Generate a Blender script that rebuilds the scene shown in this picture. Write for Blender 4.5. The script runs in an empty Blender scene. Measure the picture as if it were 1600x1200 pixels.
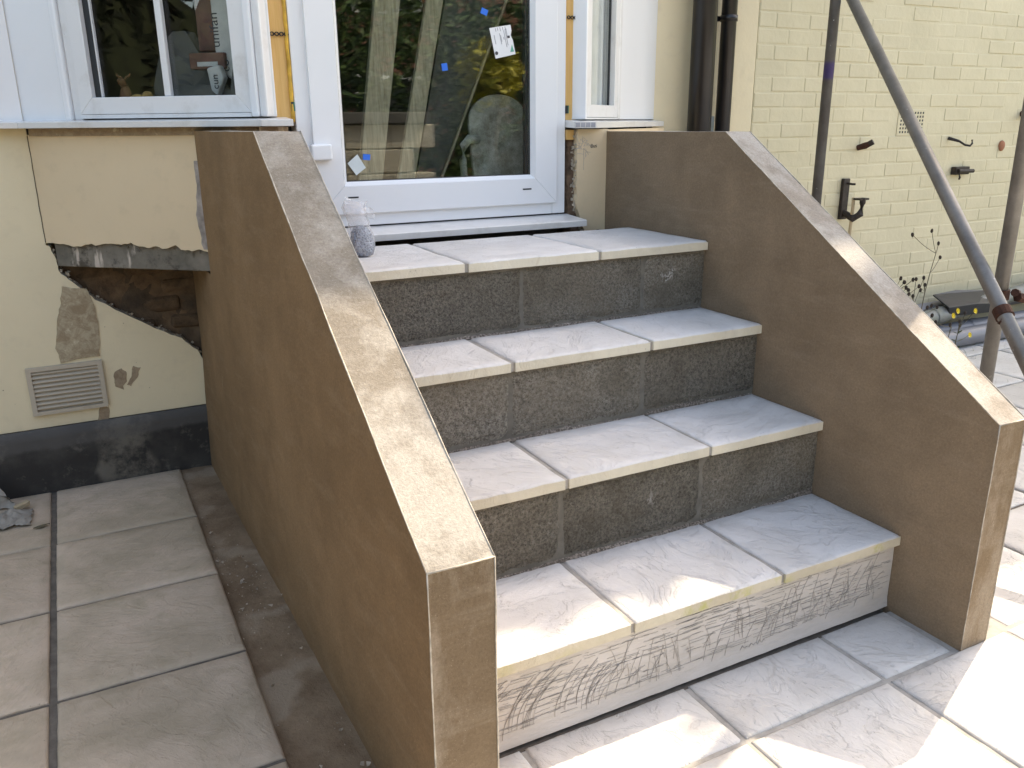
import bpy, bmesh, math, random
from mathutils import Vector, Matrix, noise as mnoise
random.seed(7)
sc = bpy.context.scene
COL = sc.collection
# ---------------------------------------------------------------- camera
cam = bpy.data.cameras.new('camera'); co = bpy.data.objects.new('camera', cam); COL.objects.link(co)
R_ = Vector((0.8869, -0.4619, -0.0090)); D_ = Vector((-0.1452, -0.2594, -0.9548)); F_ = Vector((0.4386, 0.8481, -0.2971))
R_.normalize(); F_ = (F_ - R_ * F_.dot(R_)).normalized(); U_ = R_.cross(F_)
m = Matrix.Identity(4)
for i in range(3):
    m[i][0], m[i][1], m[i][2] = R_[i], U_[i], -F_[i]
m.translation = Vector((-0.4577, -1.3183, 1.2916))
co.matrix_world = m
cam.sensor_width = 36; cam.lens = 1309.71 / 1600 * 36; cam.clip_start = .02; cam.clip_end = 400
sc.camera = co
# ---------------------------------------------------------------- world, sun, exposure
SUN = Vector((.526, .199, .607)).normalized()
w = bpy.data.worlds.new('World'); sc.world = w; w.use_nodes = True
nt = w.node_tree; nt.nodes.clear()
sky = nt.nodes.new('ShaderNodeTexSky'); sky.sky_type = 'NISHITA'; sky.sun_disc = False
sky.sun_elevation = math.asin(SUN.z); sky.sun_rotation = math.atan2(SUN.x, SUN.y)
sky.air_density = 1.0; sky.dust_density = 2.5; sky.ozone_density = .8
bg = nt.nodes.new('ShaderNodeBackground'); bg.inputs[1].default_value = .15
wo = nt.nodes.new('ShaderNodeOutputWorld')
nt.links.new(sky.outputs[0], bg.inputs[0]); nt.links.new(bg.outputs[0], wo.inputs[0])
sl = bpy.data.lights.new('sun', 'SUN'); sl.energy = 2.0; sl.angle = math.radians(.53); sl.color = (1, .94, .84)
so = bpy.data.objects.new('sun', sl); COL.objects.link(so); so.rotation_euler = SUN.to_track_quat('Z', 'Y').to_euler()
vs = sc.view_settings; vs.view_transform = 'Standard'; vs.look = 'None'; vs.gamma = 1; vs.use_curve_mapping = False
vs.exposure = 2.15
vs.use_white_balance = True; vs.white_balance_temperature = 8050; vs.white_balance_tint = 10
sc.cycles.caustics_reflective = False; sc.cycles.caustics_refractive = False; sc.cycles.max_bounces = 6; sc.cycles.diffuse_bounces = 3; sc.cycles.glossy_bounces = 4; sc.cycles.transparent_max_bounces = 12

# ---------------------------------------------------------------- material helpers
class NT:
    def __init__(s, name):
        s.m = bpy.data.materials.new(name); s.m.use_nodes = True; s.t = s.m.node_tree
        s.b = s.t.nodes['Principled BSDF']; s._pos = None
    def n(s, ty, **kw):
        nd = s.t.nodes.new(ty)
        for k, v in kw.items(): setattr(nd, k, v)
        return nd
    def L(s, a, b): s.t.links.new(a, b)
    @property
    def pos(s):
        if s._pos is None: s._pos = s.n('ShaderNodeNewGeometry').outputs['Position']
        return s._pos
    def vec(s, scale=(1, 1, 1), rot=(0, 0, 0), loc=(0, 0, 0)):
        mp = s.n('ShaderNodeMapping'); s.L(s.pos, mp.inputs[0])
        mp.inputs['Scale'].default_value = scale; mp.inputs['Rotation'].default_value = rot; mp.inputs['Location'].default_value = loc
        return mp.outputs[0]
    def noise(s, sc_, det=4, rough=.55, v=None, dist=0):
        nd = s.n('ShaderNodeTexNoise'); nd.inputs['Scale'].default_value = sc_; nd.inputs['Detail'].default_value = det
        nd.inputs['Roughness'].default_value = rough; nd.inputs['Distortion'].default_value = dist
        s.L(v if v is not None else s.pos, nd.inputs['Vector']); return nd.outputs['Fac']
    def voro(s, sc_, feat='F1', v=None, out='Distance'):
        nd = s.n('ShaderNodeTexVoronoi'); nd.feature = feat; nd.inputs['Scale'].default_value = sc_
        s.L(v if v is not None else s.pos, nd.inputs['Vector']); return nd.outputs[out]
    def ramp(s, f, *st):
        nd = s.n('ShaderNodeValToRGB'); cr = nd.color_ramp
        while len(cr.elements) < len(st): cr.elements.new(.5)
        for e, (p, c) in zip(cr.elements, st):
            e.position = p; e.color = (c, c, c, 1) if isinstance(c, (int, float)) else (*c, 1)
        s.L(f, nd.inputs[0]); return nd.outputs[0]
    def mix(s, f, a, b, mode='MIX'):
        nd = s.n('ShaderNodeMix'); nd.data_type = 'RGBA'; nd.blend_type = mode
        for v, i in ((f, 0), (a, 6), (b, 7)):
            if isinstance(v, (int, float)): nd.inputs[i].default_value = v if i == 0 else (v, v, v, 1)
            elif isinstance(v, tuple): nd.inputs[i].default_value = (*v, 1)
            else: s.L(v, nd.inputs[i])
        return nd.outputs[2]
    def math(s, op, a, b=0.0):
        nd = s.n('ShaderNodeMath'); nd.operation = op
        for v, i in ((a, 0), (b, 1)):
            if isinstance(v, (int, float)): nd.inputs[i].default_value = v
            else: s.L(v, nd.inputs[i])
        return nd.outputs[0]
    def sep(s, ax):
        nd = s.n('ShaderNodeSeparateXYZ'); s.L(s.pos, nd.inputs[0]); return nd.outputs[ax]
    def rand(s): return s.n('ShaderNodeObjectInfo').outputs['Random']
    def col(s, c):
        if isinstance(c, tuple): s.b.inputs['Base Color'].default_value = (*c, 1)
        else: s.L(c, s.b.inputs['Base Color'])
    def rough(s, r):
        if isinstance(r, (int, float)): s.b.inputs['Roughness'].default_value = r
        else: s.L(r, s.b.inputs['Roughness'])
    def bump(s, *hs):
        prev = None
        for h, st, di in hs:
            nd = s.n('ShaderNodeBump'); nd.inputs['Strength'].default_value = st; nd.inputs['Distance'].default_value = di
            s.L(h, nd.inputs['Height'])
            if prev is not None: s.L(prev, nd.inputs['Normal'])
            prev = nd.outputs[0]
        s.L(prev, s.b.inputs['Normal'])
    def out(s, spec=None, metal=None):
        if spec is not None: s.b.inputs['Specular IOR Level'].default_value = spec
        if metal is not None: s.b.inputs['Metallic'].default_value = metal
        return s.m
def simple(name, c, r=.5, metal=0, spec=.5, var=.12, nsc=14, bump=.0):
    t = NT(name); n_ = t.noise(nsc, 5)
    t.col(t.mix(1, t.ramp(n_, (.3, 1 - var), (.7, 1 + var)), c, 'MULTIPLY'))
    t.rough(r)
    if bump: t.bump((t.noise(nsc * 9, 3), bump, .002))
    return t.out(spec, metal)

MT = {}
def damp_render(name, body, pale, dry, smear=(1, 1, .7)):
    t = NT(name)
    big = t.noise(2.1, 5, .65); mid = t.noise(11, 6, .65); fine = t.noise(160, 3, .75); gr = t.noise(420, 2, .7)
    c = t.mix(t.ramp(big, (.32, 0.), (.72, 1.)), tuple(x * .82 for x in body), tuple(x * 1.28 for x in body))
    c = t.mix(t.ramp(mid, (.35, .0), (.75, .5)), c, tuple(x * .76 for x in body))
    tw = t.noise(7, 5, .7, t.vec((.35, .6, 3.2), (.25, .1, 0)))
    c = t.mix(t.ramp(tw, (.52, 0.), (.72, .38)), c, pale)
    dm = t.noise(4.2, 8, .7, t.vec(smear, (0, 0, 0), (4, 1, 2)), .15)
    c = t.mix(t.ramp(dm, (.60 - dry, 0.), (.74 - dry, .9)), c, pale)
    c = t.mix(.45, c, t.ramp(fine, (.28, .62), (.72, 1.36)), 'MULTIPLY')
    c = t.mix(t.ramp(gr, (.66, 0.), (.72, .55)), c, tuple(min(1, x * 1.7) for x in pale))
    c = t.mix(t.ramp(gr, (.28, .5), (.33, 0.)), c, tuple(x * .45 for x in body))
    t.col(c); t.rough(.95)
    t.bump((t.noise(5, 3), .35, .006), (tw, .3, .003), (fine, .7, .0022))
    return t.out(.12)
MT['render_left'] = damp_render('damp_brown_render', (.24, .150, .080), (.31, .215, .132), -.10)
MT['render_side'] = damp_render('damp_cement_render', (.225, .163, .107), (.29, .22, .158), -.10)
MT['render_front'] = damp_render('half_dry_cement_render', (.20, .145, .093), (.33, .27, .205), .10, (1, 1, .45))
MT['render_top'] = damp_render('dry_cement_render', (.235, .203, .163), (.365, .338, .295), .14)
MT['render_top_dry'] = damp_render('dried_out_cement_render', (.28, .245, .205), (.40, .37, .33), .2)

def slab_mat(name, base, vein, dirt, dirtc, side=None, algae=0, depth=.004, veins=.45):
    t = NT(name)
    rnd = t.rand(); off = t.n('ShaderNodeCombineXYZ')
    t.L(t.math('MULTIPLY', rnd, 37.), off.inputs[0]); t.L(t.math('MULTIPLY', rnd, 91.), off.inputs[1])
    va = t.n('ShaderNodeVectorMath'); va.operation = 'ADD'; t.L(t.pos, va.inputs[0]); t.L(off.outputs[0], va.inputs[1])
    v = va.outputs[0]
    rot = t.n('ShaderNodeVectorRotate'); rot.rotation_type = 'Z_AXIS'; t.L(v, rot.inputs['Vector']); t.L(t.math('MULTIPLY', rnd, 6.28), rot.inputs['Angle'])
    st = t.n('ShaderNodeMapping'); st.inputs['Scale'].default_value = (1, 1.7, 1); t.L(rot.outputs[0], st.inputs[0]); sv = st.outputs[0]
    riv = t.noise(5.5, 8, .62, sv, .9)
    plate = t.math('ABSOLUTE', t.math('SUBTRACT', t.noise(1.9, 5, .5, sv, .7), .5))
    crack = t.ramp(plate, (0, 0.), (.012, 1.))
    layer = t.ramp(riv, (.38, 0.), (.42, .35), (.5, .4), (.53, .75), (.62, .8), (.66, 1.))
    c = t.mix(t.ramp(riv, (.3, 0.), (.7, 1.)), tuple(x * .86 for x in base), base)
    c = t.mix(t.math('MULTIPLY', t.math('SUBTRACT', 1., crack), t.ramp(t.noise(3.1, 3, .5, v), (.55, 0.), (.66, veins))), c, vein)
    c = t.mix(t.ramp(t.noise(7, 7, .7, v, .4), (.5, 0.), (.78, dirt)), c, dirtc); c = t.mix(t.ramp(t.noise(2.3, 5, .65, v, .3), (.42, 0.), (.68, dirt * .8)), c, tuple(x * .82 for x in dirtc)); c = t.mix(t.ramp(t.noise(48, 5, .7, sv), (.55, 0.), (.75, dirt * .5)), c, tuple(x * .6 for x in base))
    sp = t.voro(55, 'F1', v); 
    c = t.mix(t.math('MULTIPLY', t.ramp(sp, (.06, 1.), (.13, 0.)), t.ramp(t.noise(6, 2, .5, v), (.56, 0.), (.62, .7))), c, tuple(x * .45 for x in base))
    c = t.mix(1., c, t.ramp(rnd, (0, .93), (1, 1.05)), 'MULTIPLY')
    if algae:
        tz = t.sep('X')
        c = t.mix(t.math('MULTIPLY', t.ramp(t.noise(13, 4, .6), (.50, 0.), (.60, algae)), t.ramp(t.noise(5, 2), (.45, 0.), (.6, 1.))), c, (.42, .42, .10))
    t.col(c); t.rough(t.ramp(riv, (.3, .5), (.7, .72)))
    t.bump((layer, .8, depth * 1.25), (t.noise(17, 8, .72, sv, .5), .85, .0045), (crack, .3, .0015))
    return t.out(.35)
MT['tread'] = slab_mat('riven_pale_slab', (.73, .715, .695), (.42, .41, .39), .34, (.50, .465, .41), veins=.28)
MT['tread_edge'] = slab_mat('cream_slab_edge', (.74, .69, .56), (.5, .44, .32), .35, (.5, .43, .30), depth=.0015)
MT['tread_edge_algae'] = slab_mat('mossy_slab_edge', (.66, .60, .47), (.5, .44, .32), .45, (.47, .40, .28), algae=.75, depth=.0015)
MT['patio_new'] = slab_mat('riven_patio_slab', (.66, .64, .61), (.36, .33, .29), .42, (.48, .44, .385), veins=.5)
MT['patio_old'] = slab_mat('dusty_patio_slab', (.60, .47, .355), (.36, .29, .22), .95, (.38, .31, .21), depth=.0022, veins=.1)

t = NT('aggregate_block'); pit = t.voro(150, 'F1'); g = t.noise(120, 5, .8); g2 = t.noise(260, 3, .7); bigb = t.noise(5, 4)
c = t.mix(t.ramp(g, (.36, 0.), (.62, 1.)), (.085, .077, .062), (.29, .265, .222))
c = t.mix(t.ramp(g2, (.60, 0.), (.68, .75)), c, (.36, .335, .29))
c = t.mix(t.ramp(g2, (.30, .8), (.40, 0.)), c, (.02, .018, .015))
c = t.mix(t.ramp(pit, (.1, .85), (.26, 0.)), c, (.022, .02, .017))
c = t.mix(t.ramp(bigb, (.4, 0.), (.7, .5)), c, (.17, .14, .10))
c = t.mix(t.math('MULTIPLY', t.ramp(t.noise(7, 3), (.66, 0.), (.72, 1.)), t.ramp(t.noise(130, 3), (.48, 0.), (.56, .8))), c, (.55, .53, .50))
c = t.mix(t.ramp(t.noise(8, 6, .7, t.vec((1, 1, 1.6), loc=(2, 7, 1)), .6), (.56, 0.), (.70, .55)), c, (.25, .225, .185)); c = t.mix(t.ramp(t.noise(3.4, 4, .6, t.vec(loc=(9, 1, 4))), (.50, 0.), (.68, .5)), c, (.075, .064, .045))
c = t.mix(1., c, t.ramp(t.rand(), (0, .82), (1, 1.3)), 'MULTIPLY')
t.col(c); t.rough(.95); t.bump((bigb, .3, .004), (g, .9, .007), (pit, .7, .004)); MT['block'] = t.out(.2)

t = NT('mortar'); g = t.noise(140, 4, .7); t.col(t.mix(t.ramp(g, (.4, .7), (.6, 0.)), t.mix(t.ramp(t.noise(12, 4), (.35, 0.), (.7, 1.)), (.19, .168, .135), (.27, .24, .20)), (.08, .07, .056))); t.rough(.95); t.bump((g, .9, .004)); MT['mortar'] = t.out(.2)
t = NT('crumbly_mortar'); g = t.noise(170, 4, .7); t.col(t.mix(t.ramp(g, (.42, 0.), (.6, 1.)), (.10, .085, .07), t.mix(t.ramp(t.noise(9, 4), (.4, 0.), (.65, 1.)), (.28, .235, .195), (.42, .36, .31)))); t.rough(.95); t.bump((g, 1., .006)); MT['crumbly'] = t.out(.2)
MT['joint_mortar'] = simple('smooth_joint_mortar', (.150, .137, .113), .95, var=.3, nsc=22, bump=.5)
MT['grout'] = simple('grey_grout', (.33, .31, .28), .95, var=.2, nsc=30, bump=.5)
MT['grout_dark'] = simple('dirty_joint', (.12, .10, .08), .95, var=.3, nsc=40, bump=.6)

t = NT('scratch_coat'); a = t.noise(4, 6, .6); s2 = t.noise(8, 6, .7, t.vec((1, 1, 7)))
c = t.mix(t.ramp(a, (.3, 0.), (.7, 1.)), (.50, .46, .415), (.60, .56, .53)); c = t.mix(t.ramp(s2, (.5, 0.), (.75, .5)), c, (.40, .365, .32))
t.col(c); t.rough(.85); t.bump((s2, .8, .005), (t.noise(60, 4, .6), .4, .002), (t.noise(30, 4, .6, t.vec((1, 1, 5))), .4, .003)); MT['scratch'] = t.out(.3)
MT['scratch_line'] = simple('dark_scratch', (.31, .285, .255), .95, var=.3, nsc=60)

def paint_mat(name, base, stain, bsc=1., grime=.35, blot=0):
    t = NT(name); n1 = t.noise(2.2, 5, .6); n2 = t.noise(16, 6, .65)
    c = t.mix(t.ramp(n1, (.3, 0.), (.7, 1.)), tuple(x * .93 for x in base), base)
    c = t.mix(t.ramp(n2, (.55, 0.), (.85, grime)), c, stain)
    if blot: c = t.mix(t.ramp(t.noise(24, 7, .75, None, 1.), (.42, 0.), (.58, blot)), c, stain); c = t.mix(t.ramp(t.noise(30, 6, .7, t.vec(loc=(5, 3, 1))), (.58, 0.), (.68, .7)), c, (.62, .54, .38))
    sp = t.math('MULTIPLY', t.ramp(t.voro(23), (.03, 1.), (.06, 0.)), t.ramp(t.noise(4, 2), (.52, 0.), (.6, .8)))
    c = t.mix(sp, c, (.16, .12, .08))
    t.col(c); t.rough(.6); t.bump((t.noise(11, 5, .6), .35 * bsc, .006), (t.noise(70, 4, .6), .3 * bsc, .002))
    return t.out(.4)
MT['cream'] = paint_mat('cream_masonry_paint', (.76, .65, .44), (.52, .43, .30))
MT['cream_bay'] = paint_mat('tan_cream_paint', (.72, .565, .37), (.52, .41, .27), .5, .45)  # house cream with the bay's browner light put into the colour, plus stains
t = NT('cream_painted_brick'); n1 = t.noise(3, 4); n2 = t.noise(40, 5, .65)
c = t.mix(t.ramp(n1, (.3, 0.), (.7, 1.)), (.60, .53, .355), (.655, .58, .395)); c = t.mix(1., c, t.ramp(t.rand(), (0, .965), (1, 1.03)), 'MULTIPLY')
c = t.mix(t.ramp(n2, (.68, 0.), (.8, .3)), c, (.45, .39, .26))
t.col(c); t.rough(.55); t.bump((t.noise(14, 4), .6, .006), (n2, .45, .0025)); MT['brick_paint'] = t.out(.4)
MT['filler'] = paint_mat('dirty_filler', (.46, .38, .255), (.25, .175, .10), 2.2, .95, .75)
MT['rust_filler'] = paint_mat('rust_stained_filler', (.38, .29, .19), (.20, .13, .08), 2., .95, .6)

t = NT('bitumen_plinth'); n1 = t.noise(4.5, 6, .65); n2 = t.noise(13, 6, .7)
c = t.mix(t.ramp(n1, (.45, 0.), (.7, 1.)), (.033, .030, .027), (.07, .064, .056))
ex = t.n('ShaderNodeMath'); wx = t.math('ADD', t.sep('X'), t.math('MULTIPLY', t.noise(6, 3), .16))
band = t.math('MULTIPLY', t.ramp(t.math('ADD', t.math('MULTIPLY', wx, 1.), .9), (.475, 0.), (.5, 1.), (.66, 1.), (.70, 0.)), t.ramp(n2, (.36, 0.), (.55, .8)))
c = t.mix(band, c, (.17, .15, .12)); c = t.mix(t.ramp(n2, (.56, 0.), (.68, .6)), c, (.16, .145, .12))
c = t.mix(t.ramp(t.math('ADD', t.sep('Z'), t.math('MULTIPLY', n1, .06)), (.19, 0.), (.205, .55)), c, (.115, .108, .10))
t.col(c); t.rough(.7); t.bump((n2, .5, .006)); MT['plinth'] = t.out(.3)

t = NT('exposed_brick'); n1 = t.noise(18, 6, .7)
c = t.mix(t.ramp(n1, (.3, 0.), (.7, 1.)), (.06, .04, .026), (.19, .125, .075)); c = t.mix(1., c, t.ramp(t.rand(), (0, .7), (1, 1.25)), 'MULTIPLY')
t.col(c); t.rough(.95); t.bump((n1, .9, .012)); MT['old_brick'] = t.out(.2)
t = NT('weathered_lintel'); n1 = t.noise(9, 5, .65); n2 = t.noise(13, 4, .6, t.vec((1, 1, .25)))
c = t.mix(t.ramp(n1, (.3, 0.), (.7, 1.)), (.12, .108, .085), (.24, .21, .17)); c = t.mix(t.ramp(n2, (.57, 0.), (.62, .9)), c, (.55, .47, .39)); c = t.mix(t.ramp(t.noise(17, 6, .75, t.vec(loc=(3, 3, 3))), (.50, 0.), (.62, .8)), c, (.055, .045, .034))
t.col(c); t.rough(.9); t.bump((n1, .9, .010), (t.noise(50, 4, .7), .6, .003)); MT['lintel'] = t.out(.2)
MT['old_mortar'] = simple('old_brown_mortar', (.10, .068, .042), .98, var=.5, nsc=16, bump=1.)
MT['smear'] = simple('grey_cement_smear', (.34, .29, .255), .95, var=.35, nsc=30, bump=.8)
MT['broken'] = simple('broken_masonry', (.135, .085, .055), .95, var=.5, nsc=35, bump=1.)
MT['broken_pale'] = simple('broken_render_edge', (.42, .36, .28), .95, var=.4, nsc=45, bump=1.)

def pvc(name, base, dirt):
    t = NT(name); n = t.noise(9, 6, .7)
    c = t.mix(t.ramp(n, (.52, 0.), (.8, dirt)), base, (.45, .41, .36))
    c = t.mix(t.math('MULTIPLY', t.ramp(t.voro(60), (.05, 1.), (.09, 0.)), t.ramp(t.noise(7, 3), (.55, 0.), (.62, dirt))), c, (.22, .18, .15))
    t.col(c); t.rough(.24); t.bump((t.noise(6, 2), .05, .002)); return t.out(.5)
MT['pvc'] = pvc('clean_white_pvc', (.80, .81, .82), .05)
MT['pvc_dirty'] = pvc('dirty_white_pvc', (.74, .74, .735), .5)
MT['pvc_cill'] = pvc('dusty_white_pvc', (.70, .685, .655), .55)
MT['gasket'] = simple('black_rubber', (.02, .022, .024), .5)
t = NT('double_glazing'); t.t.nodes.remove(t.b)
gl = t.n('ShaderNodeBsdfGlossy'); gl.inputs['Roughness'].default_value = 0; gl.inputs['Color'].default_value = (.95, .97, 1, 1)
tr = t.n('ShaderNodeBsdfTransparent'); tr.inputs['Color'].default_value = (.93, .945, .935, 1)
ge = t.n('ShaderNodeNewGeometry'); dp = t.n('ShaderNodeVectorMath'); dp.operation = 'DOT_PRODUCT'; t.L(ge.outputs['Normal'], dp.inputs[0]); t.L(ge.outputs['Incoming'], dp.inputs[1])
fz = t.math('ADD', t.math('MULTIPLY', t.math('POWER', t.math('SUBTRACT', 1., t.math('ABSOLUTE', dp.outputs['Value'])), 5.), .95), .042)
mx = t.n('ShaderNodeMixShader'); t.L(fz, mx.inputs[0]); t.L(tr.outputs[0], mx.inputs[1]); t.L(gl.outputs[0], mx.inputs[2])
t.L(mx.outputs[0], t.t.nodes['Material Output'].inputs[0]); MT['glass'] = t.m

t = NT('planed_softwood'); v = t.vec((14, 14, .9)); g = t.noise(6, 5, .6, v, .6)
t.col(t.mix(t.ramp(g, (.3, 0.), (.7, 1.)), (.62, .36, .12), (.74, .47, .19))); t.rough(.6); MT['wood'] = t.out(.3)
t = NT('dusty_plank'); v = t.vec((22, 22, 1.6), (0, .2, 0)); g = t.noise(5, 6, .6, v, .5)
t.col(t.mix(t.ramp(g, (.3, 0.), (.7, 1.)), (.36, .29, .20), (.62, .53, .39))); t.rough(.8); MT['plank'] = t.out(.2)
MT['foam'] = simple('expanding_foam', (.62, .36, .05), .7, var=.3, nsc=30, bump=.8)
MT['strap'] = simple('black_steel_strap', (.035, .03, .028), .5, .6)
MT['green_plastic'] = simple('green_packer', (.02, .16, .11), .4)
MT['blue'] = simple('blue_sticker', (.012, .16, .70), .45, var=.05)
MT['paper'] = simple('white_paper', (.78, .79, .80), .6, var=.04)
MT['ink'] = simple('dark_ink', (.06, .06, .07), .7)
MT['ink_grey'] = simple('grey_ink', (.34, .34, .37), .7)
MT['teal'] = simple('green_print', (.13, .42, .32), .6)
MT['film_sq'] = simple('frosted_sticker', (.62, .68, .68), .4, var=.08)
MT['black_pipe'] = simple('black_pvc_pipe', (.010, .010, .011), .33, var=.3, nsc=8)
t = NT('grey_pvc_pipe'); n = t.noise(8, 6, .7)
t.col(t.mix(t.ramp(n, (.5, 0.), (.75, .55)), (.17, .175, .195), (.27, .25, .22))); t.rough(.4); MT['grey_pipe'] = t.out(.3)
t = NT('algae_grey_pipe'); n = t.noise(14, 6, .75)
t.col(t.mix(t.ramp(n, (.45, 0.), (.7, .8)), (.20, .205, .195), (.14, .16, .10))); t.rough(.5); MT['algae_pipe'] = t.out(.4)
t = NT('galvanised_tube'); n = t.noise(7, 6, .7); n2 = t.noise(60, 4, .7)
c = t.mix(t.ramp(n, (.35, 0.), (.7, 1.)), (.135, .128, .118), (.235, .225, .21)); c = t.mix(t.ramp(n2, (.66, 0.), (.74, .6)), c, (.55, .54, .52))
t.col(c); t.rough(.48); t.bump((n2, .2, .001)); MT['galv'] = t.out(.5, .35)
t = NT('dark_galvanised_tube'); n = t.noise(6, 6, .7); n2 = t.noise(38, 3, .6)
c = t.mix(t.ramp(n, (.35, 0.), (.7, 1.)), (.075, .07, .066), (.13, .125, .12)); c = t.mix(t.ramp(n2, (.7, 0.), (.73, .85)), c, (.6, .59, .57))
zz = t.sep('Z'); c = t.mix(t.ramp(t.math('MULTIPLY', zz, .5), (.735, 0.), (.742, .75), (.772, .75), (.78, 0.)), c, (.05, .03, .16))
t.col(c); t.rough(.5); MT['galv_dark'] = t.out(.4, .3)
t = NT('rust'); n = t.noise(45, 6, .75)
t.col(t.mix(t.ramp(n, (.3, 0.), (.7, 1.)), (.028, .014, .011), (.085, .036, .022))); t.rough(.9); t.bump((n, .8, .003)); MT['rust'] = t.out(.3)
MT['iron'] = simple('rusty_black_iron', (.035, .026, .022), .6, .3, var=.4, nsc=40)
t = NT('soil'); n = t.noise(7, 7, .7); n2 = t.noise(60, 5, .7)
c = t.mix(t.ramp(n, (.35, 0.), (.65, 1.)), (.17, .112, .068), (.28, .20, .13)); c = t.mix(t.ramp(t.noise(4.2, 3, .5, t.vec(loc=(3, 2, 0))), (.56, 0.), (.62, .8)), c, (.33, .255, .18))
t.col(c); t.rough(.95); t.bump((n, .6, .012), (n2, .8, .006)); MT['soil'] = t.out(.2)
MT['rubble'] = simple('mortar_crumb', (.38, .31, .235), .95, var=.5, nsc=60)
t = NT('leaf_green'); t.col(t.mix(t.rand(), (.035, .075, .018), (.07, .12, .03))); t.rough(.5)
MT['leaf'] = t.out(.4)
t = NT('hedge_leaf'); n = t.noise(2.5, 4); t.col(t.ramp(n, (.3, (.035, .07, .018)), (.55, (.085, .15, .038)), (.75, (.19, .25, .07)))); t.rough(.5); MT['hedge'] = t.out(.4)
t = NT('golden_leaf'); n = t.noise(4, 4); t.col(t.ramp(n, (.3, (.26, .27, .03)), (.7, (.62, .54, .06)))); t.rough(.5); MT['gold'] = t.out(.4)
MT['conifer'] = simple('conifer_needles', (.012, .02, .008), .8, var=.4, nsc=4)
MT['hedge_core'] = simple('shaded_twigs', (.03, .04, .015), .9, var=.5, nsc=9)
MT['petal'] = simple('yellow_petal', (.75, .55, .02), .6)
MT['stem'] = simple('dry_stem', (.10, .085, .05), .8)
MT['seed'] = simple('dark_seed_head', (.04, .028, .02), .9)
MT['bark'] = simple('bark', (.10, .08, .06), .9, var=.4, nsc=25, bump=1.)
t = NT('bag_film'); t.col((.80, .82, .86)); t.rough(.22); t.b.inputs['Transmission Weight'].default_value = .0; t.b.inputs['Alpha'].default_value = .30
t.bump((t.noise(38, 4, .6), .6, .006)); MT['film'] = t.out(.6)
t = NT('zinc_screws'); n = t.voro(160); t.col(t.ramp(n, (.1, (.05, .06, .085)), (.5, (.26, .30, .37)))); t.rough(.35); t.bump((n, 1., .006)); MT['screws'] = t.out(.5, .5)
MT['room'] = simple('bare_plaster', (.20, .185, .16), .9, var=.2, nsc=3)
MT['floorboards'] = simple('dusty_floorboards', (.16, .12, .085), .7, var=.3, nsc=6)
t = NT('grubby_plastic'); n = t.noise(15, 8, .78)
t.col(t.mix(t.ramp(n, (.38, 0.), (.62, 1.)), (.58, .56, .51), (.25, .225, .18))); t.rough(.5); t.b.inputs['Emission Strength'].default_value = 0; MT['chair'] = t.out(.4)
MT['darkboard'] = simple('dark_board', (.10, .095, .088), .7, var=.2)
MT['bagpaper'] = simple('paper_sack', (.52, .52, .50), .8, var=.15, bump=.3)
MT['brownbox'] = simple('brown_packet', (.16, .08, .06), .8, var=.3)
MT['plush'] = simple('golden_plush', (.50, .30, .10), .95, var=.3, nsc=40, bump=1.)
MT['brownfig'] = simple('brown_figurine', (.22, .10, .045), .8, var=.4, nsc=30)
MT['curtain'] = simple('pale_curtain', (.86, .86, .86), .9, var=.06)
MT['roof'] = simple('slate_roof', (.10, .105, .13), .7, var=.3, nsc=4)
MT['redbrick'] = simple('red_brick_wall', (.25, .11, .075), .9, var=.3, nsc=12)
t = NT('pale_blockwork'); t.col(t.mix(t.ramp(t.noise(6, 5), (.3, 0.), (.7, 1.)), (.50, .45, .36), (.62, .58, .48))); t.rough(.85); MT['gwall'] = t.out(.3)
MT['rag'] = simple('dirty_cloth', (.30, .27, .23), .9, var=.25, nsc=18, bump=.4)
MT['timber'] = simple('offcut_wood', (.45, .35, .22), .8, var=.15)
MT['crack'] = simple('crack_line', (.12, .09, .06), .95)
MT['terracotta'] = simple('terracotta_plug', (.36, .15, .08), .8)
MT['pave_base'] = simple('mortar_bed', (.22, .195, .165), .95, var=.25, nsc=20, bump=.6)
MT['grass'] = simple('garden_ground', (.10, .12, .05), .95, var=.4, nsc=3)

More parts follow.
